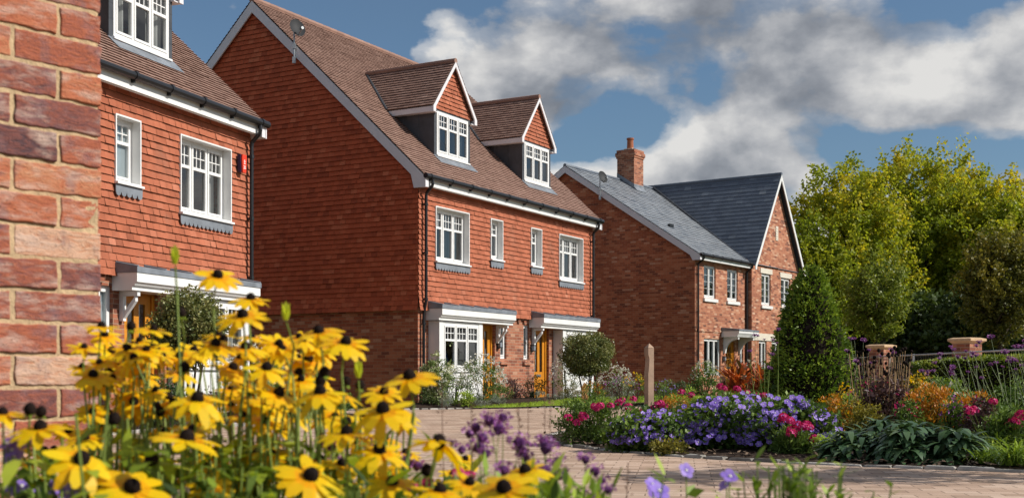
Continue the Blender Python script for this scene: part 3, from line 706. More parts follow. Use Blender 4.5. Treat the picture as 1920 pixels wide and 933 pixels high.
# raised island bed
isl = [(.36,13.6),(.42,12.75),(.62,12.0),(1.0,11.25),(1.56,10.42),(2.13,9.86),(2.9,9.3),(3.73,8.83),(5.0,8.25),(6.6,7.7),(8.6,7.3),(11,7.2),(12.5,12),(12.5,18),(9.5,23),(6.5,25.5),(3.6,25.2),(2.2,21.5),(1.2,17.5),(.62,15.0)]
def smooth_poly(pts, n=4):
    out = []; k = len(pts)
    for i in range(k):
        p0, p1, p2, p3 = (Vector(pts[(i + j - 1) % k]) for j in range(4))
        for q in range(n):
            t = q / n; out.append(tuple(.5 * ((2*p1) + (p2-p0)*t + (2*p0-5*p1+4*p2-p3)*t*t + (3*p1-p0-3*p2+p3)*t**3)))
    return out
isl_s = smooth_poly(isl, 5)
def bed_mesh(name, poly, mat, rise, rings=5, centre=None):
    c = centre or (sum(p[0] for p in poly)/len(poly), sum(p[1] for p in poly)/len(poly)); m = MB(); n = len(poly)
    for r_ in range(rings + 1):
        t = r_ / rings
        for p in poly:
            x, y = p[0] + (c[0]-p[0])*t*.98, p[1] + (c[1]-p[1])*t*.98
            m.v.append((x, y, .012 + rise * min(1, t * 2.2) + (R.uniform(-.012, .012) if t > 0 else 0)))
    for r_ in range(rings):
        for k in range(n):
            k2 = (k+1) % n; m.f.append((r_*n+k, r_*n+k2, (r_+1)*n+k2, (r_+1)*n+k)); m.t.append(.5); m.m.append(0)
    m.f.append(tuple(rings*n + k for k in range(n))); m.t.append(.5); m.m.append(0)
    return struct(m.build(name, mat))
bed_mesh('flower_bed', isl_s, M['soil'], .07, 12)
kb = MB()
def setts(m, line, closed=True, w=.10, l=.20, h=.045):
    P = [Vector((*p, 0)) for p in line]
    if closed: P.append(P[0])
    acc = []; 
    for a, b in zip(P, P[1:]):
        d = b - a; k = max(1, round(d.length / .04))
        acc += [a + d * (i / k) for i in range(k)]
    i = 0
    while i < len(acc) - 6:
        a, b = acc[i], acc[min(len(acc) - 1, i + int(l * R.uniform(.8, 1.15) / .04))]; d = (b - a)
        if d.length < .05: break
        L_ = d.length - .012; d.normalize(); s_ = Vector((-d.y, d.x, 0)); c = a + s_ * R.uniform(-.008, .008); hh = h + R.uniform(-.008, .008)
        q = [c - s_*w/2, c + d*L_ - s_*w/2, c + d*L_ + s_*w/2, c + s_*w/2]; n = len(m.v); tn = R.random()
        cen = c + d * (L_ / 2)
        m.v += [tuple(p + Vector((0,0,-.03))) for p in q] + [tuple(p + Vector((0,0,hh - .012))) for p in q] + [tuple(cen + (p - cen) * .88 + Vector((0,0,hh + R.uniform(-.004,.004)))) for p in q]
        for k in range(4):
            j = (k+1) % 4; m.f += [(n+k, n+j, n+4+j, n+4+k), (n+4+k, n+4+j, n+8+j, n+8+k)]; m.t += [tn]*2; m.m += [0]*2
        m.f.append((n+8, n+9, n+10, n+11)); m.t.append(tn); m.m.append(0)
        i += int(l / .04)
setts(kb, isl_s, True, .075, .26, .022)
struct(kb.build('kerb', M['sett']))
# bark chips scattered on the soil edge
ch = MB()
for i in range(1500):
    k = R.randrange(len(isl_s)); a, b = Vector(isl_s[k]), Vector(isl_s[(k+1) % len(isl_s)]); p = a.lerp(b, R.random()); cdir = (Vector((5.5, 15)) - p).normalized(); p += cdir * abs(R.gauss(.08, .25)); d = Vector((R.gauss(0,1), R.gauss(0,1), R.gauss(0,.25))).normalized()
    ch.leaf(Vector((p.x, p.y, .03 + R.uniform(0, .03))), d, Vector((R.gauss(0,.4), R.gauss(0,.4), 1)).normalized(), R.uniform(.03, .08), R.uniform(.01, .03), R.random())
o = ch.build('bark_mulch', tinted('bark_chip', [(0, (.03,.02,.014)), (.6, (.09,.055,.036)), (1, (.22,.15,.1))], bump=0)); o['kind'] = 'stuff'; o['label'] = 'loose bark chips along the rim of the island bed'

lt = MB()
for i in range(420):
    k = R.randrange(len(isl_s)); a, b = Vector(isl_s[k]), Vector(isl_s[(k+1) % len(isl_s)]); p = a.lerp(b, R.random()) - (Vector((5.5, 15)) - a).normalized() * abs(R.gauss(.1, .5)); d = Vector((R.gauss(0,1), R.gauss(0,1), 0)).normalized()
    lt.leaf(Vector((p.x, p.y, .006 + R.random() * .006)), d, Vector((R.gauss(0,.15), R.gauss(0,.15), 1)).normalized(), R.uniform(.012, .035), R.uniform(.008, .02), R.random())
o = lt.build('leaf_litter', tinted('fallen_leaf', [(0, (.05,.03,.015)), (.6, (.20,.11,.04)), (1, (.34,.24,.08))], bump=0)); o['kind'] = 'stuff'; o['label'] = 'small fallen leaves on the paving along the kerb'
# beds and lawn in front of the houses
bedB = [(-1.95,25.42),(-.9,25.85),(.6,26.95),(1.6,28.0),(4.2,31.2),(6.5,34.5),(3.2,36.5),(1.8,34.4),(-2.1,27.5),(-3.1,26.4),(-3.5,24.75)]
bed_mesh('front_bed', bedB, M['soil'], .16, 5, (.9, 29.2))
lawnB = [(-.95,25.86),(-.1,26.2),(1.45,27.15),(2.2,27.5),(3.6,28.5),(5.2,30.2),(4.2,30.9),(1.7,28.4),(.6,27.2),(-.4,26.3)]
lm = MB(); lm.quad([(x, y, .03 + .14 * min(1, max(0, ((x + 1.95) * -.38 + (y - 25.4) * .92) / 1.2))) for x, y in lawnB]); struct(lm.build('lawn', M['lawn']))
gm = MB()
def grass_patch(poly_fn, n, h=(.03,.07)):
    k = 0
    while k < n:
        x, y = R.uniform(-1.6, 5.3), R.uniform(25.3, 31)
        e = ((x + 1.95) * -.38 + (y - 25.4) * .92)
        ins = False; j = len(lawnB) - 1
        for i in range(len(lawnB)):
            xi, yi = lawnB[i]; xj, yj = lawnB[j]
            if (yi > y) != (yj > y) and x < (xj-xi)*(y-yi)/(yj-yi)+xi: ins = not ins
            j = i
        if not ins: continue
        z = .03 + .14 * min(1, max(0, e / 1.2)); gm.leaf(Vector((x, y, z)), Vector((R.gauss(0,.35), R.gauss(0,.35), 1)).normalized(), Vector((R.gauss(0,1), R.gauss(0,1), 0)).normalized(), R.uniform(*h), .012, R.random()); k += 1
grass_patch(None, 9000)
o = gm.build('grass', leafmat('grass_blade', [(0, (.20,.30,.025)), (1, (.42,.52,.07))], trans=.4)); o['kind'] = 'stuff'; o['label'] = 'short bright green lawn grass before the middle house'
bedA = [(-1.75,20.25),(-1.66,19.7),(-1.8,19.1),(-2.45,18.25),(-4.0,16.95),(-5.6,12.6),(-7.0,12.4),(-7.7,13.2),(-4.8,21.6),(-3.2,22.4)]
bed_mesh('side_bed', bedA, M['soil'], .12, 4)
kb = MB(); setts(kb, [(-5.55,12.6),(-3.97,16.92),(-2.42,18.22),(-1.77,19.1),(-1.63,19.7),(-1.76,20.3)], False); setts(kb, [(-3.55,24.66),(-1.95,25.4),(1.5,27.15),(7,31.4)], False, w=.08, h=.03); struct(kb.build('edging', M['sett']))
bedF = [(-2.6,1.2),(.15,1.2),(1.6,1.2),(1.6,2.35),(.2,2.7),(-.4,3.1),(-3.0,3.2)]
sheet('near_bed', bedF, .02, M['soil'])

# ------------------------------------------------------------------ near brick wall
def handmade():
    m, nt, out = newmat('handmade_brick'); b = N(nt, 'ShaderNodeBsdfPrincipled', Roughness=.88); b.inputs['Specular IOR Level'].default_value = .15
    a = nt.nodes.new('ShaderNodeAttribute'); a.attribute_name = 'tint'; oc = objcoord(nt)
    mp = nt.nodes.new('ShaderNodeMapping'); mp.inputs['Rotation'].default_value = (0, .3, 0); mp.inputs['Scale'].default_value = (1, 1, 3.2); nt.links.new(oc, mp.inputs[0])
    crease = N(nt, 'ShaderNodeTexNoise', Scale=22, Detail=7, Roughness=.62, Distortion=1.6); nt.links.new(mp.outputs[0], crease.inputs['Vector'])
    fac = math_(nt, 'ADD', a.outputs['Fac'], math_(nt, 'MULTIPLY', math_(nt, 'SUBTRACT', crease.outputs['Fac'], .5), .9))
    c = ramp(nt, [(0, (.10,.055,.06)), (.2, (.23,.085,.07)), (.42, (.38,.115,.065)), (.65, (.47,.155,.08)), (.85, (.52,.23,.125)), (1, (.62,.38,.26))], fac).outputs[0]
    p1 = noise(nt, oc, 9, 5, .6); c = mixc(nt, c, (.20,.135,.15,1), ramp(nt, [(.52, (0,)*3), (.66, (.7,)*3)], p1).outputs[0])
    p2 = noise(nt, mp.outputs[0], 7, 6, .65); c = mixc(nt, c, (.60,.44,.36,1), ramp(nt, [(.50, (0,)*3), (.66, (.75,)*3)], p2).outputs[0])
    p3 = noise(nt, oc, 160, 3, .6); c = mixc(nt, c, (.05,.035,.03,1), ramp(nt, [(.64, (0,)*3), (.70, (.7,)*3)], p3).outputs[0])
    nt.links.new(c, b.inputs['Base Color'])
    h = math_(nt, 'ADD', crease.outputs['Fac'], math_(nt, 'MULTIPLY', p3, .45)); bp = N(nt, 'ShaderNodeBump', Strength=.85, Distance=.006); nt.links.new(h, bp.inputs['Height']); nt.links.new(bp.outputs[0], b.inputs['Normal'])
    nt.links.new(b.outputs[0], out.inputs[0]); return m
def near_wall():
    ang = math.radians(49); end = Vector((-1.00, 2.93, 0))
    t = thing('brick_wall', 'weathered brick wall with sandy mortar filling the left edge close up', 'wall', end, ang)   # local +x runs to the end at x=0, outside is -y
    rr = random.Random(5); m = MB(); H = 2.1; n = int(H / .075); Lw = 1.9
    for i in range(n):
        z0 = i * .075; x = 0.0; first = True
        off = -.02
        while x > -Lw:
            l = .1025 if (first and i % 2 == 0) else .215
            first = False
            a, b = x - l, x; x = a - .011
            tn = min(1, max(0, rr.gauss(.5, .27)))
            nx, nz = (28, 13) if l > .15 else (16, 13); base = len(m.v); sx = rr.uniform(-.004, .002); ph = rr.uniform(0, 99); tilt = rr.uniform(-.004, .004)
            us = [0, .0022 / l] + [.0035 / l + (1 - .007 / l) * q / (nx - 4) for q in range(nx - 3)] + [1 - .0022 / l, 1]
            vs = [0, .0022 / .064] + [.0035 / .064 + (1 - .007 / .064) * q / (nz - 4) for q in range(nz - 3)] + [1 - .0022 / .064, 1]
            for jz in range(nz + 1):
                for jx in range(nx + 1):
                    u = us[jx]; v = vs[jz]; eu = min(u, 1 - u) * l; ev = min(v, 1 - v) * .064
                    e = min(eu, ev); r_ = .0022
                    dep = 0 if e > r_ else (r_ - math.sqrt(max(0, r_*r_ - (r_ - e)**2)))
                    px_, pz_ = a + u * l, z0 + .0045 + v * .066
                    nv = mnoise.noise(Vector((px_ * 26, pz_ * 26, ph))) * .0012 + abs(mnoise.noise(Vector((px_ * 30 + pz_ * 25, pz_ * 95 - px_ * 20, ph)))) * .0020
                    k = 1 - min(1, e / .008)
                    wob = mnoise.noise(Vector((px_ * 40, pz_ * 40, ph + 7))) * .0042 * k
                    m.v.append((px_ + wob, -.006 + dep * 1.0 + nv + sx + tilt * (u - .5), pz_ + wob))
            # skirt back into the joint
            for jz in range(nz):
                for jx in range(nx):
                    q = base + jz * (nx + 1) + jx; m.f.append((q, q + 1, q + nx + 2, q + nx + 1)); m.t.append(tn); m.m.append(0)
            ring = [base + j for j in range(nx + 1)] + [base + jz * (nx + 1) + nx for jz in range(1, nz + 1)] + [base + nz * (nx + 1) + j for j in range(nx - 1, -1, -1)] + [base + jz * (nx + 1) for jz in range(nz - 1, 0, -1)]
            nb = len(m.v)
            for q in ring: p = m.v[q]; m.v.append((p[0], .02, p[2]))
            for k in range(len(ring)):
                k2 = (k + 1) % len(ring); m.f.append((ring[k2], ring[k], nb + k, nb + k2)); m.t.append(tn); m.m.append(0)
    # end bricks (return face, stretchers and headers)
    for i in range(n):
        z0 = i * .075; y = -.004
        for (w_) in ((.215,) if i % 2 == 0 else (.1025, .1025)):
            m.box(-.09, .0, max(y, .022), y + w_, z0 + .0055, z0 + .0695, rr.random()); y += w_ + .011
    bricks = m.build('brickwork', handmade(), t, smooth=True)
    c = MB(); nx, nz = 60, 160
    c.box(-Lw, -.006, -.0025, .22, 0, H)
    c.build('mortar', plain('sandy_mortar', (.55,.39,.23), .95, .1, var=.25, nscale=30, bump=.5, bscale=120), t)
    cp = MB()
    for i in range(9): cp.box(-Lw + i * .211, -Lw + i * .211 + .2, -.02, .24, H + .003, H + .065, rr.random())
    cp.build('coping', tinted('coping_brick', [(0, (.2,.07,.05)), (1, (.42,.16,.09))]), t)
near_wall()

exec_garden = True
# ------------------------------------------------------------------ foliage helpers
def rv(): return Vector((R.gauss(0,1), R.gauss(0,1), R.gauss(0,1))).normalized()
def clumps(mb, c, r, n_l, per, lr, l, w, t0=.25, t1=.85, shell=.55, upb=.25, flat=.8, m=0, hemi=False, drop=0, zw=.25):
    """leaf clumps spread through an ellipsoid; returns clump centres"""
    c = Vector(c); r = Vector(r); out = []
    for _ in range(n_l):
        d = rv()
        if hemi and d.z < -.1: d.z = -d.z
        q = R.uniform(shell, 1) ** .6; p = c + Vector((d.x*r.x, d.y*r.y, d.z*r.z)) * q; out.append(p)
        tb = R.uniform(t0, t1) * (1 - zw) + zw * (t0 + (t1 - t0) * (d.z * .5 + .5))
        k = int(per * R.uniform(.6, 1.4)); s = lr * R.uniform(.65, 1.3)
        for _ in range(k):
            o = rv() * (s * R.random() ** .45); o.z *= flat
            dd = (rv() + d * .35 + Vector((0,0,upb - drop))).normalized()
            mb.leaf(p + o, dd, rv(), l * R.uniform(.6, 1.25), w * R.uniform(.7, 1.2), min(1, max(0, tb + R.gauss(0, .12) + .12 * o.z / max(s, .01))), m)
    return out

LF = {}
LF['poplar'] = leafmat('autumn_green_leaf', [(0, (.06,.095,.010)), (.4, (.165,.205,.018)), (.75, (.27,.27,.022)), (1, (.44,.34,.02))], trans=.55, nscale=.35)
LF['darktree'] = leafmat('dark_tree_leaf', [(0, (.016,.030,.008)), (.6, (.045,.068,.016)), (1, (.095,.12,.024))], trans=.25, nscale=.4)
LF['rust'] = leafmat('rusty_tree_leaf', [(0, (.03,.038,.008)), (.5, (.095,.095,.015)), (1, (.22,.17,.02))], trans=.35, nscale=.5)
LF['lime'] = leafmat('lime_tree_leaf', [(0, (.05,.075,.012)), (.6, (.13,.16,.02)), (1, (.25,.23,.03))], trans=.4, nscale=.5)
LF['topiary'] = leafmat('bay_leaf', [(0, (.025,.05,.007)), (.42, (.105,.165,.018)), (1, (.25,.30,.035))], trans=.2, rough=.4)
LF['laurus'] = leafmat('viburnum_leaf', [(0, (.03,.042,.012)), (.5, (.085,.10,.03)), (1, (.22,.20,.075))], trans=.2, rough=.4)
LF['green'] = leafmat('garden_leaf', [(0, (.025,.045,.010)), (.6, (.075,.125,.022)), (1, (.17,.23,.045))], trans=.3)
LF['brightg'] = leafmat('bright_garden_leaf', [(0, (.06,.10,.012)), (.6, (.17,.25,.03)), (1, (.36,.44,.07))], trans=.4)
LF['deep'] = leafmat('deep_green_leaf', [(0, (.010,.024,.010)), (.6, (.032,.062,.022)), (1, (.075,.115,.04))], trans=.25)
LF['grey'] = leafmat('grey_green_leaf', [(0, (.07,.085,.065)), (.6, (.16,.18,.14)), (1, (.30,.32,.26))], trans=.15)
LF['varieg'] = leafmat('variegated_leaf', [(0, (.04,.07,.02)), (.5, (.11,.15,.04)), (.75, (.28,.30,.15)), (1, (.55,.55,.40))], trans=.2)
LF['orange'] = leafmat('orange_spirea_leaf', [(0, (.03,.05,.012)), (.35, (.10,.12,.018)), (.55, (.30,.15,.015)), (.8, (.40,.13,.012)), (1, (.42,.20,.02))], trans=.35, nscale=5)
LF['redleaf'] = leafmat('red_leaf', [(0, (.05,.035,.015)), (.4, (.20,.05,.02)), (.75, (.42,.09,.02)), (1, (.50,.20,.05))], trans=.3)
LF['olive'] = leafmat('olive_yellow_leaf', [(0, (.05,.05,.012)), (.5, (.16,.14,.022)), (1, (.42,.31,.03))], trans=.3)
LF['purpleleaf'] = leafmat('purple_leaf', [(0, (.022,.012,.012)), (.6, (.06,.03,.032)), (1, (.13,.075,.06))], trans=.2)
LF['hosta'] = leafmat('broad_blue_green_leaf', [(0, (.020,.045,.018)), (.6, (.045,.085,.036)), (1, (.10,.14,.066))], trans=.2, rough=.38, spec=.5)
LF['hedge'] = leafmat('hedge_leaf', [(0, (.03,.055,.010)), (.5, (.10,.14,.018)), (1, (.24,.26,.04))], trans=.3)
LF['white'] = leafmat('white_blossom', [(0, (.55,.52,.50)), (1, (.82,.80,.78))], trans=.3)
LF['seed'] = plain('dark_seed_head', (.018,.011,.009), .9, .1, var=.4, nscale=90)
LF['stem'] = plain('green_stem', (.22,.29,.06), .6, .3, var=.3, nscale=12)
LF['drystem'] = plain('dry_stem', (.38,.25,.13), .8, .2, var=.3, nscale=20)
LF['palestem'] = plain('pale_green_stem', (.34,.40,.22), .7, .2, var=.2, nscale=20)
LF['yel'] = leafmat('yellow_petal', [(0, (.95,.42,.002)), (.25, (1.0,.56,.003)), (1, (1.0,.66,.008))], trans=.38, nscale=10)
LF['violet'] = leafmat('violet_petal', [(0, (.24,.15,.64)), (.5, (.37,.23,.80)), (1, (.54,.37,.88))], trans=.35, nscale=10)
LF['magenta'] = leafmat('magenta_petal', [(0, (.42,.008,.10)), (.5, (.62,.018,.17)), (1, (.78,.06,.30))], trans=.35, nscale=10)
LF['mauve'] = leafmat('mauve_floret', [(0, (.12,.03,.15)), (.45, (.38,.10,.43)), (1, (.62,.25,.68))], trans=.3, nscale=20)
LF['cream'] = plain('cream_centre', (.75,.70,.62), .7)

# ------------------------------------------------------------------ trees
def tree(name, label, px, Z, top, hw, base_py, mat, n_l, per, lr, l, w, trunk_r=.22, lobes=None, t0=.2, t1=.85, trunk_lean=0, bmat='bark', group=None, airy=0):
    x, y = at(px, Z); t = thing(name, label, 'tree', (x, y, 0), 0, group)
    zt = hz(top, Z); zb = hz(base_py, Z); rx = hw * Z / F; cz = (zt + zb) / 2; rz = (zt - zb) / 2
    cr = MB(); tips = []
    if lobes is None: lobes = [(0, 0, 0, 1, 1)]
    elif lobes == 'billow':
        lobes = [(0, 0, -.05, .45, .6)]
        for i in range(17):
            a = R.uniform(0, 2*PI); e = R.uniform(-.75, .95); q = math.sqrt(max(.05, 1 - e*e)) * R.uniform(.6, .95); k = R.uniform(.2, .36)
            lobes.append((q * math.cos(a), q * math.sin(a) * .8, e * .80, k, k * R.uniform(.8, 1.25) * .9))
        for i in range(5): lobes.append((R.uniform(-.4, .4), R.uniform(-.3, .3), R.uniform(.68, .86), R.uniform(.13, .22), R.uniform(.16, .28)))
    if airy:
        sd = Vector((R.uniform(0, 99), R.uniform(0, 99), R.uniform(0, 99)))
        for i in range(airy):
            d = rv(); rad = .95 + .30 * mnoise.noise(d * 1.7 + sd) + .26 * mnoise.noise(d * 4.2 + sd); q = R.uniform(.22, 1) ** .55
            p = Vector((d.x * rx * rad * q, d.y * rx * .85 * rad * q, cz + d.z * rz * rad * q)); tips.append(p)
            if mnoise.noise(p * (1.7 / rx * 2.2) + sd) < -.22: continue
            bd = (Vector((d.x, d.y, d.z * .6 + .55))).normalized(); s_ = lr * R.uniform(.6, 1.35)
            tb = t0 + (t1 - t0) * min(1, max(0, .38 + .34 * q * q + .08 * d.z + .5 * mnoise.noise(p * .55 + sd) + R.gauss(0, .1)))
            for j in range(int(per * R.uniform(.5, 1.4))):
                o = rv() * (s_ * R.random() ** .5 * .62) + bd * (s_ * R.uniform(-1, 1) * .8)
                cr.leaf(p + o, (rv() + Vector((0, 0, -.15))).normalized(), rv(), l * R.uniform(.6, 1.2), w * R.uniform(.7, 1.2), min(1, max(0, tb + R.gauss(0, .11))))
        lobes = []
    for (ox, oy, oz, sx, sz) in lobes:
        k = max(6, int(n_l * sx * sz * (1.0 if len(lobes) < 8 else .95)))
        tips += clumps(cr, (ox * rx, oy * rx, cz + oz * rz), (rx * sx, rx * sx * .85, rz * sz), k, per, lr, l, w, t0, t1, shell=.3, upb=.1)
    cr.build('crown', mat, t, uv=False)
    tr = MB(); top_z = cz + rz * .55; k = 8; axis = []
    for i in range(k + 1):
        f = i / k; axis.append(Vector((trunk_lean * f + R.gauss(0, .04) * rx * f, R.gauss(0, .04) * rx * f, top_z * f - .05)))
    tr.tube(axis, [trunk_r * (1 - .85 * (i / k)) + .02 for i in range(k + 1)], 8)
    for p in R.sample(tips, min(len(tips), 60 if airy else 38)):
        zz = max(zb * .75 if zb > .3 else .2, min(top_z * .95, p.z - R.uniform(.25, .75) * math.hypot(p.x, p.y) - .2)); f = min(1, max(.02, zz / top_z)); a = axis[int(f * k)].lerp(axis[min(k, int(f * k) + 1)], f * k % 1)
        mid = a.lerp(p, .5) + Vector((R.gauss(0,.08), R.gauss(0,.08), .06 * (p - a).length)); r0 = trunk_r * (1 - .85 * f) * .5
        tr.tube([a, mid, p], [r0 + .01, r0 * .55 + .008, .012], 5, cap=False)
    tr.build('trunk', M[bmat], t, smooth=True, uv=False)
    return t
g = 'trees beyond the garden fence'
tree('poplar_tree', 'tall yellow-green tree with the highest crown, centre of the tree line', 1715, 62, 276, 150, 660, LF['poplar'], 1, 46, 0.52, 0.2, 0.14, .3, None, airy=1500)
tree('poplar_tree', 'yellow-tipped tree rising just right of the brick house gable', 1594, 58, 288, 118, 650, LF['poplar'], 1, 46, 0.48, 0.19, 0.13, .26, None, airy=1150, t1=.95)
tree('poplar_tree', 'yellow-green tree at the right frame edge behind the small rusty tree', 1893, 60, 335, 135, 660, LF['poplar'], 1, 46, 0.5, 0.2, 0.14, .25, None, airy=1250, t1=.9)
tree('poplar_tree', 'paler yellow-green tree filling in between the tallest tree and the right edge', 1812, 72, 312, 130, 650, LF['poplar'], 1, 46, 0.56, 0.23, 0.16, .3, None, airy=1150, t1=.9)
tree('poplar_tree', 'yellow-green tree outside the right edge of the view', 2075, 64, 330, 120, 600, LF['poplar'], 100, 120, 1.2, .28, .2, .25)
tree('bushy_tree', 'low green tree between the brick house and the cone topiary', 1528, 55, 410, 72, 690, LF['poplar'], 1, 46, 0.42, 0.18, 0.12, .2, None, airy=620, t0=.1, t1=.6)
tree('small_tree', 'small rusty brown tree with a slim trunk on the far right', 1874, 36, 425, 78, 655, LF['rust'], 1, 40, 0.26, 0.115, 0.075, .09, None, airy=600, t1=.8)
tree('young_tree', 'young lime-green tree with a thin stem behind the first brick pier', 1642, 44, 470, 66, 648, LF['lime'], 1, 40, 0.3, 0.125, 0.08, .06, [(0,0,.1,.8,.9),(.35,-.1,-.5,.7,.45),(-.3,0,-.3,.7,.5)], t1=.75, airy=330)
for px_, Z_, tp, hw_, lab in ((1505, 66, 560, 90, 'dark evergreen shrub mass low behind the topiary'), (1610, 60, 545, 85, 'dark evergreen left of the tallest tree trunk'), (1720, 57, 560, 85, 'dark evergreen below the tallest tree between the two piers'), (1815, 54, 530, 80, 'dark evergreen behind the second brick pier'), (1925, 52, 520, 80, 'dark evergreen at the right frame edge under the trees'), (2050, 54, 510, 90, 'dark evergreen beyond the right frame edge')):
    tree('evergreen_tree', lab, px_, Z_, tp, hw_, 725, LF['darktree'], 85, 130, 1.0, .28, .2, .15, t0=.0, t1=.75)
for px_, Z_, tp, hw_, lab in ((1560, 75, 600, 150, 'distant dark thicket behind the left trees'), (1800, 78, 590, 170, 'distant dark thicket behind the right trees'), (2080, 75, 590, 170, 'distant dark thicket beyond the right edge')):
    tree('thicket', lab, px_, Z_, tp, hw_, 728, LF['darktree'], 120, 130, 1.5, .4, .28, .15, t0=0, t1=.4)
tree('garden_tree', 'garden tree outside the frame at right that shades the paving', 960 + F * 6.6 / 7.7, 7.7, 705 - 3.6 * F / 7.7, .95 * F / 7.7, 705 - 1.9 * F / 7.7, LF['green'], 50, 60, .32, .10, .06, .05)

# cone topiary
def topiary():
    Z = 17; x, y = at(1520, Z); t = thing('cone_topiary', 'dense dark green cone-shaped topiary standing in the flower bed', 'topiary', (x, y, 0)); m = MB()
    H = hz(497, Z); Rb = .74
    for i in range(20000):
        z = H * (1 - R.random() ** .62 * .999); f = z / H; r_ = Rb * (1 - f) ** .60
        a = R.uniform(0, 2*PI); lump = 1 + .24 * mnoise.noise(Vector((math.cos(a) * 2.2, math.sin(a) * 2.2, z * 3.2))); q = r_ * lump * (1 - abs(R.gauss(0, .09)))
        d = Vector((math.cos(a), math.sin(a), .35)); p = Vector((q * d.x, q * d.y, z)); tn = .35 + .5 * mnoise.noise(Vector((p.x * 5, p.y * 5, p.z * 5))) + R.gauss(.05, .18)
        m.leaf(p, (d + rv() * .8).normalized(), (d + rv() * .6).normalized(), R.uniform(.04, .075), R.uniform(.02, .032), tn)
    for i in range(420):
        z = H * R.uniform(.03, .97); f = z / H; r_ = Rb * (1 - f) ** .60; a = R.uniform(0, 6.28); b = Vector((r_ * math.cos(a), r_ * math.sin(a), z)); d = (Vector((math.cos(a), math.sin(a), .7)) + rv() * .5).normalized()
        for k in range(5): m.leaf(b + d * (.018 * k), (d + rv() * .8).normalized(), rv(), .05, .022, R.uniform(.4, 1))
    for i in range(22): a = R.uniform(0, 6.28); m.leaf(Vector((0, 0, H - .12)), Vector((R.gauss(0,.3), R.gauss(0,.3), 1)).normalized(), rv(), .14, .03, .8)
    m.build('foliage', LF['topiary'], t, uv=False)
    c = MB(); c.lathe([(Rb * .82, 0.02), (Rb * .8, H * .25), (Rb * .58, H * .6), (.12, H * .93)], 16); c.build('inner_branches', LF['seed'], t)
topiary()

# rounded multi-stem shrubs
def ball_tree(label, px, Z, top, bot, hw, stems=5, dens=1.0):
    x, y = at(px, Z); t = thing('standard_shrub', label, 'shrub', (x, y, 0)); m = MB()
    zt, zb = hz(top, Z), hz(bot, Z); rx = hw * Z / F; cz = (zt + zb) / 2; rz = (zt - zb) / 2
    tips = clumps(m, (0, 0, cz), (rx * .86, rx * .86, rz * .86), int(230 * dens), 55, .15, .055, .028, .15, .9, shell=.35, upb=.2)
    m.build('crown', LF['laurus'], t, uv=False)
    s = MB()
    for i in range(stems):
        a = 2 * PI * i / stems + R.uniform(-.3, .3); b = Vector((.07 * math.cos(a), .07 * math.sin(a), 0)); e = Vector((rx * .55 * math.cos(a), rx * .55 * math.sin(a), cz + rz * .1)); mid = b.lerp(e, .5) + Vector((0, 0, .05))
        s.tube([b, mid, e], [.025, .018, .008], 6)
        for k in range(3): q = R.choice(tips); s.tube([mid, mid.lerp(q, .5) + rv() * .03, q], [.012, .009, .004], 5, cap=False)
    s.build('stem', M['bark'], t, smooth=True, uv=False)
ball_tree('rounded evergreen shrub on several stems before the right bay of the middle house', 1101, 29.3, 616, 712, 56, dens=1.6)
ball_tree('rounded evergreen shrub seen through the yellow flowers by the left house door', 352, 17.2, 535, 690, 76, dens=1.3)

# generic shrubs and perennials
def shrub(name, label, cat, px, Z, top, hw, leaf, n_l=60, per=40, lr=.12, l=.05, w=.025, base=.02, flowers=None, t0=.15, t1=.85, depth=1.0, stems=True, upb=.3, group=None, shell=.3, z0=.05, fill=True, zw=.3):
    x, y = at(px, Z); t = thing(name, label, cat, (x, y, 0), 0, group); zt = hz(top, Z); rx = hw * Z / F; m = MB()
    rz = max(.05, (zt - z0)) ; clumps(m, (0, 0, z0 + rz * .42), (rx, rx * depth, rz * .55), n_l, per, lr, l, w, t0, t1, shell=shell, upb=upb, zw=zw)
    m.build('foliage', leaf, t, uv=False)
    if stems:
        s = MB()
        for i in range(9): a = R.uniform(0, 6.28); q = R.uniform(.2, .8); s.tube([(0,0,0), (rx*q*.6*math.cos(a), rx*q*.6*math.sin(a)*depth, rz*.4), (rx*q*math.cos(a), rx*q*math.sin(a)*depth, rz*.75)], [.012, .008, .004], 5)
        s.build('stem', M['bark'], t, uv=False)
    if flowers:
        fm, n, size, up_ = flowers; b = MB()
        for i in range(int(n * 1.35)):
            d = rv(); d.z = abs(d.z) * .9 + up_; d.normalize(); p = Vector((d.x * rx * 1.05, d.y * rx * depth * 1.05, z0 + rz * .42 + d.z * rz * .60)) * R.uniform(.92, 1.06)
            for k in range(5): b.leaf(p, (rv() + d * .4).normalized(), rv(), size * 1.05 * R.uniform(.7, 1.2), size * .8, R.random())
        o = b.build('blossom', fm, t, uv=False); o['kind'] = 'stuff'
    return t

# middle house front bed
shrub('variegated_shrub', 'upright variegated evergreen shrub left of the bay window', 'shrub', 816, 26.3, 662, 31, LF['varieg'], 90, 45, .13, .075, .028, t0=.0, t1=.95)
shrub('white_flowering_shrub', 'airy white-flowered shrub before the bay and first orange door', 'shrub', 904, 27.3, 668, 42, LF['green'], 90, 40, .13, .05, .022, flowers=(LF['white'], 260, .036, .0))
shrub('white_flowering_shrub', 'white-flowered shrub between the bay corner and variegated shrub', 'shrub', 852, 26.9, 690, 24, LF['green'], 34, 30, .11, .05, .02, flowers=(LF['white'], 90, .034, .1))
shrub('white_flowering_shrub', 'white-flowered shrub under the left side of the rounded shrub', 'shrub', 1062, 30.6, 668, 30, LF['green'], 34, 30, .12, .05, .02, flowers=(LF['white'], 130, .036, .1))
shrub('white_flowering_shrub', 'white-flowered shrub to the right of the rounded shrub', 'shrub', 1154, 31.0, 685, 32, LF['green'], 40, 30, .12, .05, .02, flowers=(LF['white'], 170, .036, .1))
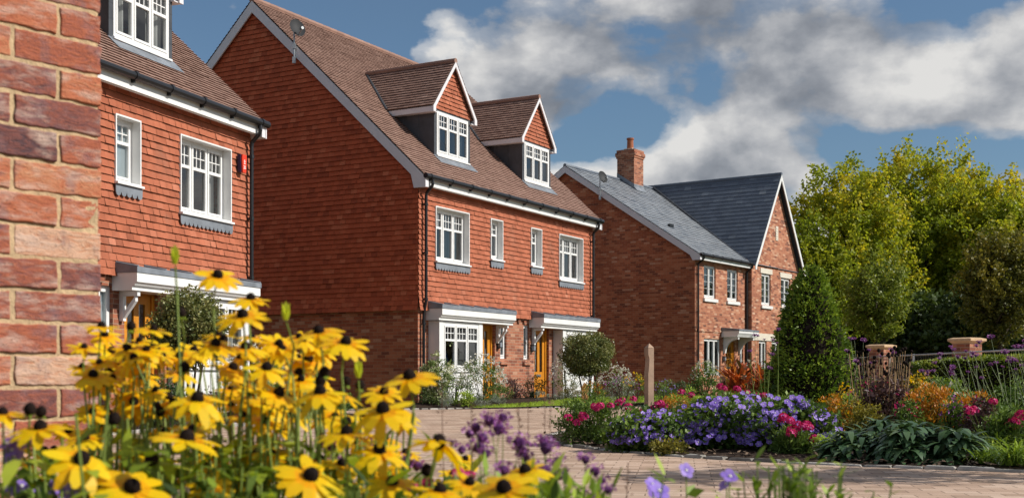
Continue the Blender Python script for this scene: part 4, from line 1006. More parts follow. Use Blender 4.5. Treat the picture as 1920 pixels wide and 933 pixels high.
shrub('euphorbia', 'low lime-green perennial at the foot of the bay window', 'perennial', 872, 26.2, 733, 20, LF['brightg'], 28, 40, .08, .04, .022, t0=.3, t1=1)
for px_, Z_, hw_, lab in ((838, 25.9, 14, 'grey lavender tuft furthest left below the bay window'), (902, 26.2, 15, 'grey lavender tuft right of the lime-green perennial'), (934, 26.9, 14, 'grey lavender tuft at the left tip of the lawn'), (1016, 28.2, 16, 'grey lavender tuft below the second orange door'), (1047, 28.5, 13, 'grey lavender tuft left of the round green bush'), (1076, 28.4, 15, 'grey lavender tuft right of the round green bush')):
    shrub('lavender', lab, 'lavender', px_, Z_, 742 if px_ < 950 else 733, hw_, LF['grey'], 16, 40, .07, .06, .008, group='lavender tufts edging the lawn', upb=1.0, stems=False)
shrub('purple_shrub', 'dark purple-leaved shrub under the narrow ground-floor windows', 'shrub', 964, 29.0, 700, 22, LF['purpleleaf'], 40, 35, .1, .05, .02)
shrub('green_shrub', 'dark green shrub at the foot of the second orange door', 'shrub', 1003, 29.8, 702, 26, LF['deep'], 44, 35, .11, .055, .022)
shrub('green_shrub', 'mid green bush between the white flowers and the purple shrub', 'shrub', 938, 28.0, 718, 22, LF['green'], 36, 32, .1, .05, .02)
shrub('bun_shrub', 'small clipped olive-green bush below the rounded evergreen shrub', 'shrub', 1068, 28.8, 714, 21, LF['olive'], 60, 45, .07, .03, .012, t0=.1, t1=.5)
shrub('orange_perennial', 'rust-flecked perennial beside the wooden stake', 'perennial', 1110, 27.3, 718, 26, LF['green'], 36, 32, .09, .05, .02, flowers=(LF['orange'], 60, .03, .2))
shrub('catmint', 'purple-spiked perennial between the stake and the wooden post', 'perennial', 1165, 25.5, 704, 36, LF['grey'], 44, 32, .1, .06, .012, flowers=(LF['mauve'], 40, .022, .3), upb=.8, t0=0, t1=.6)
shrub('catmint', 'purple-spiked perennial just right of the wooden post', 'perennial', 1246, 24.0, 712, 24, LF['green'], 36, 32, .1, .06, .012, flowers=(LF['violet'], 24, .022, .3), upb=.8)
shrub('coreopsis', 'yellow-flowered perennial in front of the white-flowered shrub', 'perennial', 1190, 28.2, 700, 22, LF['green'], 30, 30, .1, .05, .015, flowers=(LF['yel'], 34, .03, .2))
st = thing('wooden_stake', 'short orange-brown wooden stake among plants under the rounded shrub', 'stake', (*at(1097, 27.4), 0), .5)
m = MB(); m.prism([(-.09, 0), (.09, 0), (.09, .5), (-.02, .56), (-.09, .45)], 'y', -.012, .012); m.build('board', plain('fresh_wood', (.50,.26,.10), .8, .2, nscale=14), st)

# left house bed
shrub('white_flowering_shrub', 'white-flowered shrub by the corner of the left house', 'shrub', 478, 19.0, 640, 62, LF['green'], 70, 40, .14, .05, .02, flowers=(LF['white'], 330, .034, .05))
shrub('white_flowering_shrub', 'white-flowered shrub before the shaded gable wall, rightmost of the left bed', 'shrub', 562, 19.4, 668, 48, LF['green'], 56, 38, .13, .05, .02, flowers=(LF['white'], 200, .034, .05))
shrub('green_shrub', 'dark green shrub along the front edge of the left bed', 'shrub', 520, 18.0, 742, 60, LF['deep'], 60, 38, .12, .05, .022)
shrub('green_shrub', 'green shrub at the right tip of the left bed', 'shrub', 622, 18.9, 735, 46, LF['green'], 50, 36, .11, .05, .022)
shrub('purple_shrub', 'purple-leaved shrub near the left end of the left bed', 'shrub', 415, 17.4, 730, 54, LF['purpleleaf'], 55, 36, .12, .05, .022)
shrub('green_shrub', 'green shrub below the left house door', 'shrub', 300, 15.5, 705, 62, LF['deep'], 60, 36, .13, .055, .024)

# wooden post
ps = thing('wooden_post', 'square weathered oak post with a pointed cap and notched left side', 'post', (*at(1217, 19), 0), math.radians(30))
m = MB(); H = hz(652, 19); a = .054
m.prism([(-a, 0), (a, 0), (a, H), (-a, H), (-a, H - .1), (-a + .022, H - .16), (-a + .015, H - .3), (-a, H - .4)], 'y', -a, a)
n = len(m.v); m.v += [(-a-.004,-a-.004,H+.002),(a+.004,-a-.004,H+.002),(a+.004,a+.004,H+.002),(-a-.004,a+.004,H+.002),(0,0,H+.075)]
for q in ((0,1,4),(1,2,4),(2,3,4),(3,0,4)): m.f.append(tuple(n+i for i in q)); m.t.append(.5); m.m.append(0)
m.build('shaft', M['post'], ps)

# plants in front of the brick house
shrub('viburnum', 'pale-flowered green shrub under the brick house ground-floor window', 'shrub', 1322, 37, 676, 26, LF['green'], 60, 36, .17, .075, .035, flowers=(LF['white'], 60, .04, .2))
shrub('viburnum', 'bushy green shrub before the glazed orange door', 'shrub', 1408, 39.5, 672, 24, LF['green'], 50, 36, .17, .075, .035, flowers=(LF['white'], 36, .04, .2))
shrub('green_shrub', 'low green shrub along the foot of the brick house side wall', 'shrub', 1270, 33, 714, 38, LF['deep'], 50, 34, .14, .065, .03)
def redplant(label, px, Z, top, hw):
    x, y = at(px, Z); t = thing('red_leaved_plant', label, 'plant', (x, y, 0)); m = MB(); zt = hz(top, Z); rx = hw * Z / F
    for i in range(260):
        a = R.uniform(0, 6.28); q = math.sqrt(R.random()); b = Vector((rx * q * math.cos(a), rx * q * math.sin(a) * .7, zt * R.uniform(.25, .85)))
        m.strap(b, (math.cos(a) * .6 + R.gauss(0,.3), math.sin(a) * .6 + R.gauss(0,.3), .9), None, R.uniform(.16, .3), R.uniform(.04, .065), R.uniform(.5, 1.2), 4, R.uniform(0, 1))
    m.build('foliage', LF['redleaf'], t, uv=False)
    s = MB()
    for i in range(10): a = R.uniform(0, 6.28); s.tube([(0,0,0), (rx*.5*math.cos(a), rx*.4*math.sin(a), zt*.7)], .01, 5)
    s.build('stem', LF['drystem'], t, uv=False)
redplant('red and orange leaved plant left of the topiary, taller of the pair', 1392, 20, 672, 36)
redplant('red and orange leaved plant touching the left foot of the topiary', 1440, 18.5, 690, 26)
shrub('orange_perennial', 'rusty orange low shrub behind the magenta flowers near the post', 'perennial', 1262, 14.6, 738, 40, LF['orange'], 50, 45, .09, .04, .018)
shrub('green_shrub', 'light green low shrub right of the wooden post', 'shrub', 1290, 19, 728, 36, LF['brightg'], 40, 40, .1, .05, .022)
shrub('green_shrub', 'green filler shrub between the rusty shrub and the topiary', 'shrub', 1372, 15.5, 728, 60, LF['green'], 60, 40, .12, .05, .024)

# flower meshes
def petal_flower(name, n, r, w, mats, droop=.0, cup=0, centre=None, tvar=.3, seg=2, wild=0):
    m = MB()
    for k in range(n):
        a = 2 * PI * k / n + R.uniform(-.06, .06); d = Vector((math.cos(a), math.sin(a), 0)); sd = Vector((-d.y, d.x, 0)); rr_ = r * R.uniform(.9, 1.06); dr = droop * R.uniform(.5, 1.5) + wild * R.gauss(0, .13); rr_ *= 1 - wild * abs(R.gauss(0, .08)); tn = .5 + R.uniform(-tvar, tvar)
        b = len(m.v)
        for i, (t, ww) in enumerate(((.12, .35), (.45, .95), (.8, .9), (1.0, .3))):
            p = d * (rr_ * t) + Vector((0, 0, cup * t * r - dr * t * t * r)); q = sd * (w * ww / 2); up = Vector((0, 0, .0))
            m.v += [tuple(p - q), tuple(p + q)]
        for i in range(3): q = b + 2*i; m.f.append((q, q+1, q+3, q+2)); m.t.append(tn - (.3 if i == 0 else 0)); m.m.append(0)
    if centre: m.lathe([(centre, 0), (centre * .8, centre * .5), (centre * .2, centre * .8)], 8, (0,0,.001), m=1)
    me = m.build(name, mats); COL.objects.unlink(me); d = me.data; bpy.data.objects.remove(me); return d
def inst(mesh, name, parent, loc, rot=None, sc_=1):
    o = bpy.data.objects.new(name, mesh); COL.objects.link(o); o.parent = parent; o.location = loc
    if rot is not None: o.rotation_euler = rot
    o.scale = (sc_,) * 3; return o
def aim(d, spin=0):
    q = Vector((0,0,1)).rotation_difference(Vector(d).normalized()); return (q.to_matrix() @ Matrix.Rotation(spin, 3, 'Z')).to_euler()

GER = [petal_flower('geranium_flower', 5, .028, .026, [LF['violet'], LF['cream']], droop=.1, cup=.25, centre=.006) for _ in range(3)]
def geranium(label, px, Z, hw, top, n_f, leaf, depth=.6):
    x, y = at(px, Z); t = thing('geranium', label, 'geranium', (x, y, 0), 0, 'violet cranesbill mounds in the island bed'); rx = hw * Z / F; zt = hz(top, Z); m = MB()
    clumps(m, (0, 0, .03 + zt * .35), (rx, rx * depth, zt * .55), 170, 42, .10, .045, .04, .1, .85, shell=.3, upb=.3)
    m.build('foliage', leaf, t, uv=False)
    s = MB(); ex = MB(); total = n_f * 2
    for i in range(total):
        u = R.uniform(-1, 1) * .98; h = R.uniform(.12, 1) ** .8 * math.sqrt(1 - u * u * .8); xx = rx * u; yy = -rx * depth * math.sqrt(max(0, 1 - u * u - h * h * .9)) * 1.02 + R.gauss(0, .02); zz = zt * h + R.gauss(0, .02)
        p = Vector((xx, yy, max(.1, zz))); d = Vector((xx * .5 + R.gauss(.1, .25), yy * .6 - .8 + R.gauss(0, .25), .65)); s.tube([p * .8, p - d.normalized() * .02, p], .0022, 4, cap=False)
        if i < n_f: inst(R.choice(GER), 'flower', t, p, aim(d, R.uniform(0, 6)), R.uniform(.95, 1.25))
        else:
            g_ = R.choice(GER); mx_ = Matrix.Translation(p) @ aim(d, R.uniform(0, 6)).to_matrix().to_4x4() @ Matrix.Scale(R.uniform(.8, 1.1), 4); nb = len(ex.v); tn = R.uniform(.3, .7)
            ex.v += [tuple(mx_ @ v.co) for v in g_.vertices]
            for pl in g_.polygons: ex.f.append(tuple(nb + q for q in pl.vertices)); ex.t.append(tn); ex.m.append(pl.material_index)
    s.build('stem', LF['stem'], t, uv=False); o = ex.build('flower', [LF['violet'], LF['cream']], t, uv=False); o['kind'] = 'stuff'
geranium('mound of violet geranium flowers beside the magenta phlox at the left', 1222, 11.25, 84, 772, 90, LF['green'])
geranium('broad violet geranium mound in the middle of the island bed front', 1345, 11.3, 92, 742, 99, LF['green'])
geranium('violet geranium flowers at the back of the mounds between phlox and topiary', 1400, 12.6, 100, 738, 90, LF['green'])
geranium('violet geranium mound below the cone topiary', 1485, 10.9, 92, 745, 99, LF['green'])

# magenta phlox
PH = [petal_flower('phlox_floret', 5, .016, .016, [LF['magenta']], droop=.1) for _ in range(2)]
def phlox_head():
    m = MB()
    for k in range(16):
        d = rv(); d.z = abs(d.z); p = Vector((d.x * .038, d.y * .038, d.z * .024)); e1 = d.orthogonal().normalized(); e2 = d.cross(e1)
        tn = R.random(); 
        for j in range(5):
            a = 2*PI*j/5 + k; u = e1 * math.cos(a) + e2 * math.sin(a); m.leaf(p, (u + d * .25).normalized(), d, .019, .017, tn)
    o = m.build('phlox_flower', LF['magenta']); COL.objects.unlink(o); d = o.data; bpy.data.objects.remove(o); return d
PHH = [phlox_head() for _ in range(3)]
def phlox(label, px, Z, heads, hw, top, leaf, rest=True):
    x, y = at(px, Z); t = thing('phlox', label, 'flowering plant', (x, y, 0), 0, 'magenta flowered plants in the island bed'); rx = hw * Z / F; zt = hz(top, Z)
    m = MB(); clumps(m, (0, 0, .03 + zt * .36), (rx, rx * .75, zt * .52), 90, 42, .10, .06, .016, .1, .85, shell=.3, upb=.6); m.build('foliage', leaf, t, uv=False)
    s = MB()
    for (hx, hy) in heads:
        dz = R.uniform(-.35, .05); p = Vector((at(hx, Z + dz)[0] - x, dz, hz(hy, Z + dz))); d = Vector((R.gauss(0,.2), -.5, .9)); s.tube([(p.x * .6, p.y * .6, .1), p - Vector((0,0,.02)), p], .003, 4, cap=False)
        inst(R.choice(PHH), 'flower', t, p, aim(d, R.uniform(0, 6)), R.uniform(.85, 1.15))
    s.build('stem', LF['stem'], t, uv=False)
phlox('magenta flowered bushy plant at the left tip of the island bed', 1105, 12.3, [(1078,788),(1092,778),(1082,791),(1065,782),(1115,762),(1125,760),(1145,760),(1118,765),(1166,750),(1188,748),(1160,754),(1178,762),(1205,778),(1208,770),(1095,781)], 62, 745, LF['green'])
phlox('magenta flowered plant between the wooden post and the violet mound', 1225, 13.0, [(1232,758),(1238,755),(1245,760),(1226,764),(1278,735),(1295,740),(1212,775),(1190,778),(1232,775),(1205,772),(1198,775),(1176,795),(1188,790),(1195,786),(1180,788)], 52, 762, LF['deep'])
phlox('magenta flowers rising behind the violet mound left of the topiary', 1390, 13.6, [(1352,724),(1358,728),(1348,726),(1384,731),(1382,729),(1420,742),(1432,741),(1400,736)], 66, 738, LF['green'])
phlox('low magenta flowers in front of the violet mound below the topiary', 1488, 10.55, [(1465,786),(1470,782),(1480,788),(1495,796),(1500,800),(1512,795),(1518,800),(1484,812),(1530,823),(1525,822),(1485,806),(1508,799)], 26, 815, LF['green'])
phlox('magenta flower cluster amid red foliage at the right frame edge', 1897, 10.2, [(1890,795),(1905,790),(1912,780),(1900,785),(1915,775),(1885,800),(1820,771),(1826,768),(1815,768),(1862,752),(1908,798)], 60, 772, LF['green'])

# broad-leaved clump
def hosta(label, px, Z, hw, top, n):
    x, y = at(px, Z); t = thing('hosta', label, 'foliage plant', (x, y, 0), 0, 'broad blue-green leaved clumps at the kerb'); m = MB(); rx = hw * Z / F; zt = hz(top, Z)
    for i in range(n):
        a = R.uniform(0, 6.28); q = R.random() ** .6; b = Vector((rx * q * math.cos(a), rx * .7 * q * math.sin(a), max(.03, zt * (1 - q * q) * R.uniform(.45, .85))))
        for k in range(3):
            aa = a + R.gauss(0, .9); m.strap(b + rv() * .02, (math.cos(aa) * .75, math.sin(aa) * .75, R.uniform(.35, 1.0)), None, R.uniform(.14, .25), R.uniform(.04, .062), R.uniform(1.0, 2.4), 5, min(1, max(0, R.gauss(.5, .25))))
    m.build('foliage', LF['hosta'], t, uv=False, smooth=True)
hosta('blue-green broad-leaved clump next to the violet flowers, nearest the kerb', 1605, 10.0, 62, 800, 90)
hosta('largest blue-green broad-leaved clump right of the middle of the kerb', 1708, 9.75, 78, 778, 150)
hosta('blue-green broad-leaved clump at the right end beside the grassy tufts', 1795, 9.6, 60, 790, 90)
hosta('blue-green broad-leaved clump at the back behind the kerb clumps', 1655, 11.0, 80, 778, 100)
def daylily(label, px, Z, hw, top, n):
    x, y = at(px, Z); t = tag_empty = thing('daylily', label, 'grassy plant', (x, y, 0), 0, 'strap-leaved tufts at the kerb'); m = MB(); rx = hw * Z / F; zt = hz(top, Z)
    for i in range(n):
        a = R.uniform(0, 6.28); b = Vector((rx * .3 * R.gauss(0,1), rx * .25 * R.gauss(0,1), .03)); m.strap(b, (math.cos(a) * .45, math.sin(a) * .45, 1), None, zt * R.uniform(1.0, 1.6), R.uniform(.010, .018), R.uniform(1.2, 2.4), 6, R.random(), shape=lambda q: 1 - q * .7)
    m.build('foliage', LF['brightg'], t, uv=False)
daylily('bright grassy tuft just right of the broad-leaved clumps', 1845, 9.35, 34, 835, 120)
daylily('bright grassy tuft at the lower right frame edge', 1905, 9.15, 44, 815, 170)
daylily('bright grassy tuft beyond the right frame edge', 1985, 8.9, 44, 815, 120)
daylily('grassy tuft behind the kerb tufts at the right', 1868, 10.1, 44, 798, 120)

# mixed planting behind
shrub('spirea', 'orange-gold spirea right of the topiary foot', 'shrub', 1568, 12.4, 742, 48, LF['orange'], 70, 45, .09, .04, .017, t0=0, t1=.85, zw=.4, flowers=(LF['yel'], 12, .024, .1))
shrub('spirea', 'vivid orange spirea above the broad-leaved clump', 'shrub', 1742, 12.0, 722, 48, LF['orange'], 90, 45, .09, .045, .017, t0=0, t1=1, upb=.9, zw=.55, shell=.1)
shrub('spirea', 'orange spirea to the right of the vivid orange one', 'shrub', 1822, 12.2, 732, 44, LF['orange'], 70, 45, .09, .045, .017, t0=0, t1=.95, upb=.9, zw=.55, shell=.1)
shrub('spirea', 'olive-gold spirea between the topiary and the dark seed heads', 'shrub', 1622, 11.8, 756, 40, LF['olive'], 60, 45, .09, .04, .017, t0=0, t1=.7, shell=.1)
shrub('coneflower_clump', 'olive perennial dotted with yellow flowers in front of the fence', 'perennial', 1725, 15, 700, 40, LF['olive'], 60, 40, .11, .05, .018, flowers=(LF['yel'], 50, .028, .2))
shrub('green_shrub', 'fresh green shrub in front of the fence post', 'shrub', 1790, 15.5, 693, 36, LF['brightg'], 60, 42, .12, .05, .024, t0=0, t1=.7)
shrub('green_shrub', 'green ground cover shrub under the tall purple flowers', 'shrub', 1865, 11.6, 752, 62, LF['green'], 90, 42, .11, .05, .024)
shrub('red_perennial', 'dark red flecked low plant left of the magenta cluster', 'perennial', 1838, 11.2, 745, 30, LF['purpleleaf'], 40, 40, .09, .05, .022, flowers=(LF['magenta'], 14, .022, .2))
shrub('white_flowering_shrub', 'pale-flowered plant right of the dark seed heads', 'perennial', 1765, 13.2, 712, 40, LF['green'], 50, 40, .1, .055, .028, flowers=(LF['white'], 14, .04, .2))
shrub('dark_perennial', 'dark leafy plant below the seed heads with pink flecks', 'perennial', 1655, 12.6, 712, 52, LF['purpleleaf'], 70, 38, .11, .06, .03, flowers=(LF['magenta'], 16, .022, .2))
shrub('green_shrub', 'green shrub behind the topiary left of the first pier', 'shrub', 1612, 18, 702, 46, LF['green'], 60, 40, .13, .055, .026)
shrub('green_shrub', 'green shrub beyond the right edge of the island', 'shrub', 1990, 11.5, 740, 60, LF['green'], 60, 42, .12, .05, .024)
shrub('pink_perennial', 'small pink-flecked perennial between the two orange spireas', 'perennial', 1705, 11.7, 742, 26, LF['green'], 30, 38, .08, .045, .018, flowers=(LF['magenta'], 16, .02, .2))
shrub('pink_perennial', 'pink-flecked perennial left of the olive-gold spirea by the topiary', 'perennial', 1590, 13.4, 735, 26, LF['brightg'], 30, 38, .08, .045, .018, flowers=(LF['magenta'], 10, .02, .2))
shrub('yellow_perennial', 'yellow-flowered perennial at the right foot of the topiary', 'perennial', 1585, 14.5, 724, 26, LF['olive'], 34, 38, .09, .045, .018, flowers=(LF['yel'], 26, .024, .2))
shrub('mauve_perennial', 'mauve-flecked perennial right of the vivid orange spirea', 'perennial', 1785, 11.4, 748, 24, LF['green'], 30, 38, .08, .045, .018, flowers=(LF['mauve'], 22, .022, .3))
shrub('green_shrub', 'leafy green shrub behind the orange spireas', 'shrub', 1770, 13.6, 704, 44, LF['green'], 60, 42, .12, .055, .024)
shrub('green_shrub', 'leafy green shrub below the hedge at the right edge', 'shrub', 1905, 13.8, 708, 40, LF['green'], 60, 42, .12, .055, .024)
shrub('mixed_groundcover', 'bright green low plant at the kerb between violet flowers and broad leaves', 'perennial', 1555, 10.3, 815, 22, LF['brightg'], 26, 36, .07, .04, .016)
shrub('mixed_groundcover', 'bright green low plant in front of the magenta phlox at the left kerb', 'perennial', 1162, 11.9, 805, 30, LF['brightg'], 34, 36, .08, .045, .018)
shrub('mixed_groundcover', 'olive-green low plant at the kerb before the left violet mound', 'perennial', 1250, 10.75, 846, 30, LF['olive'], 34, 36, .07, .04, .018, t1=.5)
# dark seed head stems
def seed_mesh():
    m = MB(); m.lathe([(.006, -.012), (.017, 0), (.016, .014), (.006, .024)], 8); o = m.build('seed_head', LF['seed']); COL.objects.unlink(o); d = o.data; bpy.data.objects.remove(o); return d
SEEDH = seed_mesh()
def seedheads(label, px, Z, hw, top, n):
    x, y = at(px, Z); t = thing('spent_coneflower', label, 'dried flowers', (x, y, 0)); s = MB(); h = MB(); rx = hw * Z / F; zt = hz(top, Z)
    for i in range(n):
        q = R.uniform(-1, 1); p = Vector((rx * q, R.gauss(0, .2), zt * R.uniform(.68, 1.0))); s.tube([(rx * q * .55, p.y * .5, .1), (rx * q * .85, p.y, p.z * .6), p], [.006, .005, .003], 5)
        inst(SEEDH, 'seed_head', t, p, aim((R.gauss(0,.2), R.gauss(0,.2), 1)), R.uniform(.8, 1.2))
        for k in range(4): h.leaf(Vector((p.x, p.y, p.z * R.uniform(.5, .9))), rv(), rv(), .05, .02)
    s.build('stem', LF['drystem'], t, uv=False); h.build('foliage', LF['purpleleaf'], t, uv=False)
seedheads('brown-stemmed clump of black seed heads in front of the first brick pier', 1650, 12.8, 52, 652, 75)
# purple verbena
def verb_head():
    m = MB()
    for k in range(46):
        d = rv(); d.z = d.z * .6 + .35; p = Vector((d.x * .021, d.y * .021, d.z * .017)); m.leaf(p, (d + rv() * .4).normalized(), rv(), .010, .007, R.random())
    m.lathe([(.004, -.015), (.014, -.004), (.014, .006), (.004, .012)], 6, m=0, tint=0.0)
    o = m.build('verbena_flower', LF['mauve']); COL.objects.unlink(o); d = o.data; bpy.data.objects.remove(o); return d
VH = [verb_head() for _ in range(3)]
def verbena(label, px, Z, heads, stem, size=1.0, jit=.25, thick=.0035, lean=0, base_spread=.5, leaves=0):
    x, y = at(px, Z); t = thing('verbena', label, 'verbena', (x, y, 0), 0, 'tall verbena plants with purple heads'); s = MB()
    for (hx, hy, sz) in heads:
        dz = R.uniform(-jit, jit); p = Vector((at(hx, Z + dz)[0] - x, dz, hz(hy, Z + dz))); k_ = R.uniform(.3, 1.0); b = Vector((p.x * base_spread + lean * k_ + R.gauss(0, .05) * size, p.y * .5 + R.gauss(0, .05), .03)); s.tube([Vector((lean * .6, 0, -.02)), b, b.lerp(p, .35) + rv() * .03 * size + Vector((-lean * k_ * .06, 0, .03 * size)), b.lerp(p, .7) + rv() * .02 * size + Vector((-lean * k_ * .05, 0, .03 * size)), p], [thick * 1.2, thick * 1.2, thick, thick * .8, thick * .55], 5, cap=False)
        inst(R.choice(VH), 'flower', t, p, aim((R.gauss(0,.2), R.gauss(0,.2) - .1, 1), R.uniform(0, 6)), sz * size)
    s.build('stem', stem, t, uv=False)
    if leaves:
        m = MB(); clumps(m, (0, 0, .33), (.16, .12, .2), leaves, 24, .06, .045, .012, .3, 1, shell=.1, upb=1.0); m.build('foliage', LF['brightg'], t, uv=False)
verbena('purple verbena with pale leaning stems right of the second pier', 1790, 12.5, [(1787,655,1),(1783,650,.8),(1763,664,1),(1762,672,.8),(1753,680,1),(1796,669,1),(1810,671,.9),(1824,662,1),(1830,666,1),(1822,668,.8),(1836,641,1),(1831,648,.8),(1811,658,.7),(1787,690,1.1),(1784,698,1),(1786,686,.9),(1728,695,1),(1739,697,1),(1750,695,.9),(1738,702,.8),(1815,697,.7),(1841,708,.8),(1831,688,.7),(1786,702,.9)], LF['palestem'], 1.15, .4, .0026, lean=.55, base_spread=.35)
verbena('purple verbena standing tall at the right frame edge', 1890, 12.0, [(1858,632,1.2),(1884,660,1.3),(1908,650,1.1),(1915,650,1),(1901,650,.8),(1868,680,.9),(1893,677,1.2),(1900,673,1),(1904,676,.9),(1890,670,.8),(1917,685,.9),(1857,683,.9),(1905,692,.6),(1880,687,.6),(1922,640,1),(1940,655,1),(1935,670,1)], LF['palestem'], 1.15, .4, .0026, lean=.25, base_spread=.5)
verbena('purple verbena between the topiary and the first pier', 1608, 13, [(1595,635,1),(1602,635,.8),(1619,638,1.1),(1588,658,1),(1605,677,1.1),(1610,684,.9),(1630,656,.8),(1672,655,1.1),(1675,661,1),(1632,680,.7),(1628,730,.8),(1617,708,.8),(1650,667,.8)], LF['palestem'], 1.15, .4, .0024, lean=-.05, base_spread=.7)
verbena('purple verbena whose dark heads stand before the brick house windows', 1420, 12.2, [(1459,618,1.1),(1415,628,.8),(1421,629,.7),(1433,636,.6),(1449,637,.8),(1457,643,.6),(1448,664,1),(1443,690,1.1),(1406,658,.9)], LF['stem'], 1.0, .3, .0025, lean=.05, base_spread=.8)

# hedge, piers, fence
hd = MB(); Z = 18.5; x, y = at(1850, Z)
for i in range(22000):
    u, v, w_ = R.uniform(-1, 1), R.uniform(-1, 1), R.random(); face = R.random(); lx, ly, lz = 3.2, .55, 1.02
    if face < .45: p = Vector((u * lx, -ly + abs(R.gauss(0, .06)), w_ * lz)); d = Vector((0,-1,.2))
    elif face < .9: p = Vector((u * lx, v * ly, lz - abs(R.gauss(0, .05)))); d = Vector((0,0,1))
    else: p = Vector((-lx + abs(R.gauss(0,.06)), v * ly, w_ * lz)); d = Vector((-1,0,.2))
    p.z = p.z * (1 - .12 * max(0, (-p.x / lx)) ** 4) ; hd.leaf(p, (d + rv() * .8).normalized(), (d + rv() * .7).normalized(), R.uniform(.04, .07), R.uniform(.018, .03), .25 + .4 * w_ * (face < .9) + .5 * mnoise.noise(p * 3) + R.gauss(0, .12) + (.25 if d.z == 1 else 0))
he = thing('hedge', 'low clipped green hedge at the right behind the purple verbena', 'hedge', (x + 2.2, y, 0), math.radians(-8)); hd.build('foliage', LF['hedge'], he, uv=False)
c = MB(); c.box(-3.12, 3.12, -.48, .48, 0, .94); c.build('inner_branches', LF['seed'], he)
def pier(label, px, Z):
    t = thing('brick_pier', label, 'brick pier', (*at(px, Z), 0), math.radians(40 if px < 1700 else 35)); m = MB(); H = 1.55; a = .225
    m.box(-a, a, -a, a, 0, H - .12); m.box(-a - .02, a + .02, -a - .02, a + .02, 0, .15); m.build('shaft', M['brick'], t)
    c = MB(); c.lathe([((a + .0) * 1.414, 0), ((a + .02) * 1.414, .02), ((a + .06) * 1.414, .05), ((a + .07) * 1.414, .055), ((a + .07) * 1.414, .105), ((a - .02) * 1.414, .13)], 4, (0,0,H - .118)); o = c.build('cap', plain('buff_stone', (.58,.40,.24), .8, .2, var=.15), t); o.rotation_euler = (0,0,PI/4)
pier('brick pier with buff stone cap behind the black seed heads', 1652, 32.8)
pier('larger brick pier with buff stone cap between the trees and verbena', 1813, 27)
fn = thing('metal_fence', 'low galvanised mesh fence panels between the brick piers', 'fence', (*at(1745, 30.2), 0), 0)
A, B = Vector((*at(1560, 36.5), 0)), Vector((*at(1960, 22.5), 0)); O = Vector((*at(1745, 30.2), 0)); L_ = (B - A).length
mm = MB(); rl = MB(); u = (B - A).normalized(); Hf = 1.22
npost = 8
for i in range(npost + 1):
    f = i / npost; p = A.lerp(B, f) - O; q = MB(); q.tube([p, p + Vector((0,0,Hf + .03))], .024, 8); q.build('post', M['galv'], fn, uv=False)
for zz in (.62, Hf): rl.tube([A - O + Vector((0,0,zz)), B - O + Vector((0,0,zz))], .018, 6)
rl.build('rail', M['galv'], fn, uv=False)
wire = .0016
k = 0; step = .11
while k * step < L_:
    p = A - O + u * (k * step); mm.tube([p + Vector((0,0,.06)), p + Vector((0,0,Hf))], wire, 3, cap=False); k += 1
for zz in (.1, .22, .34, .46, .58, .72, .84, .96, 1.08): mm.tube([A - O + Vector((0,0,zz)), B - O + Vector((0,0,zz))], wire, 3, cap=False)
mm.build('mesh', M['galv'], fn, uv=False)

# ------------------------------------------------------------------ near flowers (out of focus)
def rud_petals(n, r, droop):
    return petal_flower('coneflower_petals', n, r, r * .37, [LF['yel']], droop=droop, cup=.05, tvar=.35, wild=1)
RUD = [rud_petals(13, .036, .14), rud_petals(13, .036, .28), rud_petals(12, .035, .45), rud_petals(12, .033, .1)]
def cone_mesh():
    m = MB(); m.lathe([(.004, -.006), (.0095, -.001), (.0105, .005), (.009, .011), (.005, .0155), (.001, .017)], 12)
    for i in range(60): d = rv(); d.z = abs(d.z); m.leaf(Vector((d.x * .009, d.y * .009, .003 + d.z * .012)), d, rv(), .003, .002)
    o = m.build('flower_cone', LF['seed'], smooth=True); COL.objects.unlink(o); d = o.data; bpy.data.objects.remove(o); return d
CONE = cone_mesh()
RL = leafmat('coneflower_leaf', [(0, (.06,.10,.010)), (.4, (.18,.25,.02)), (1, (.42,.46,.05))], trans=.5)
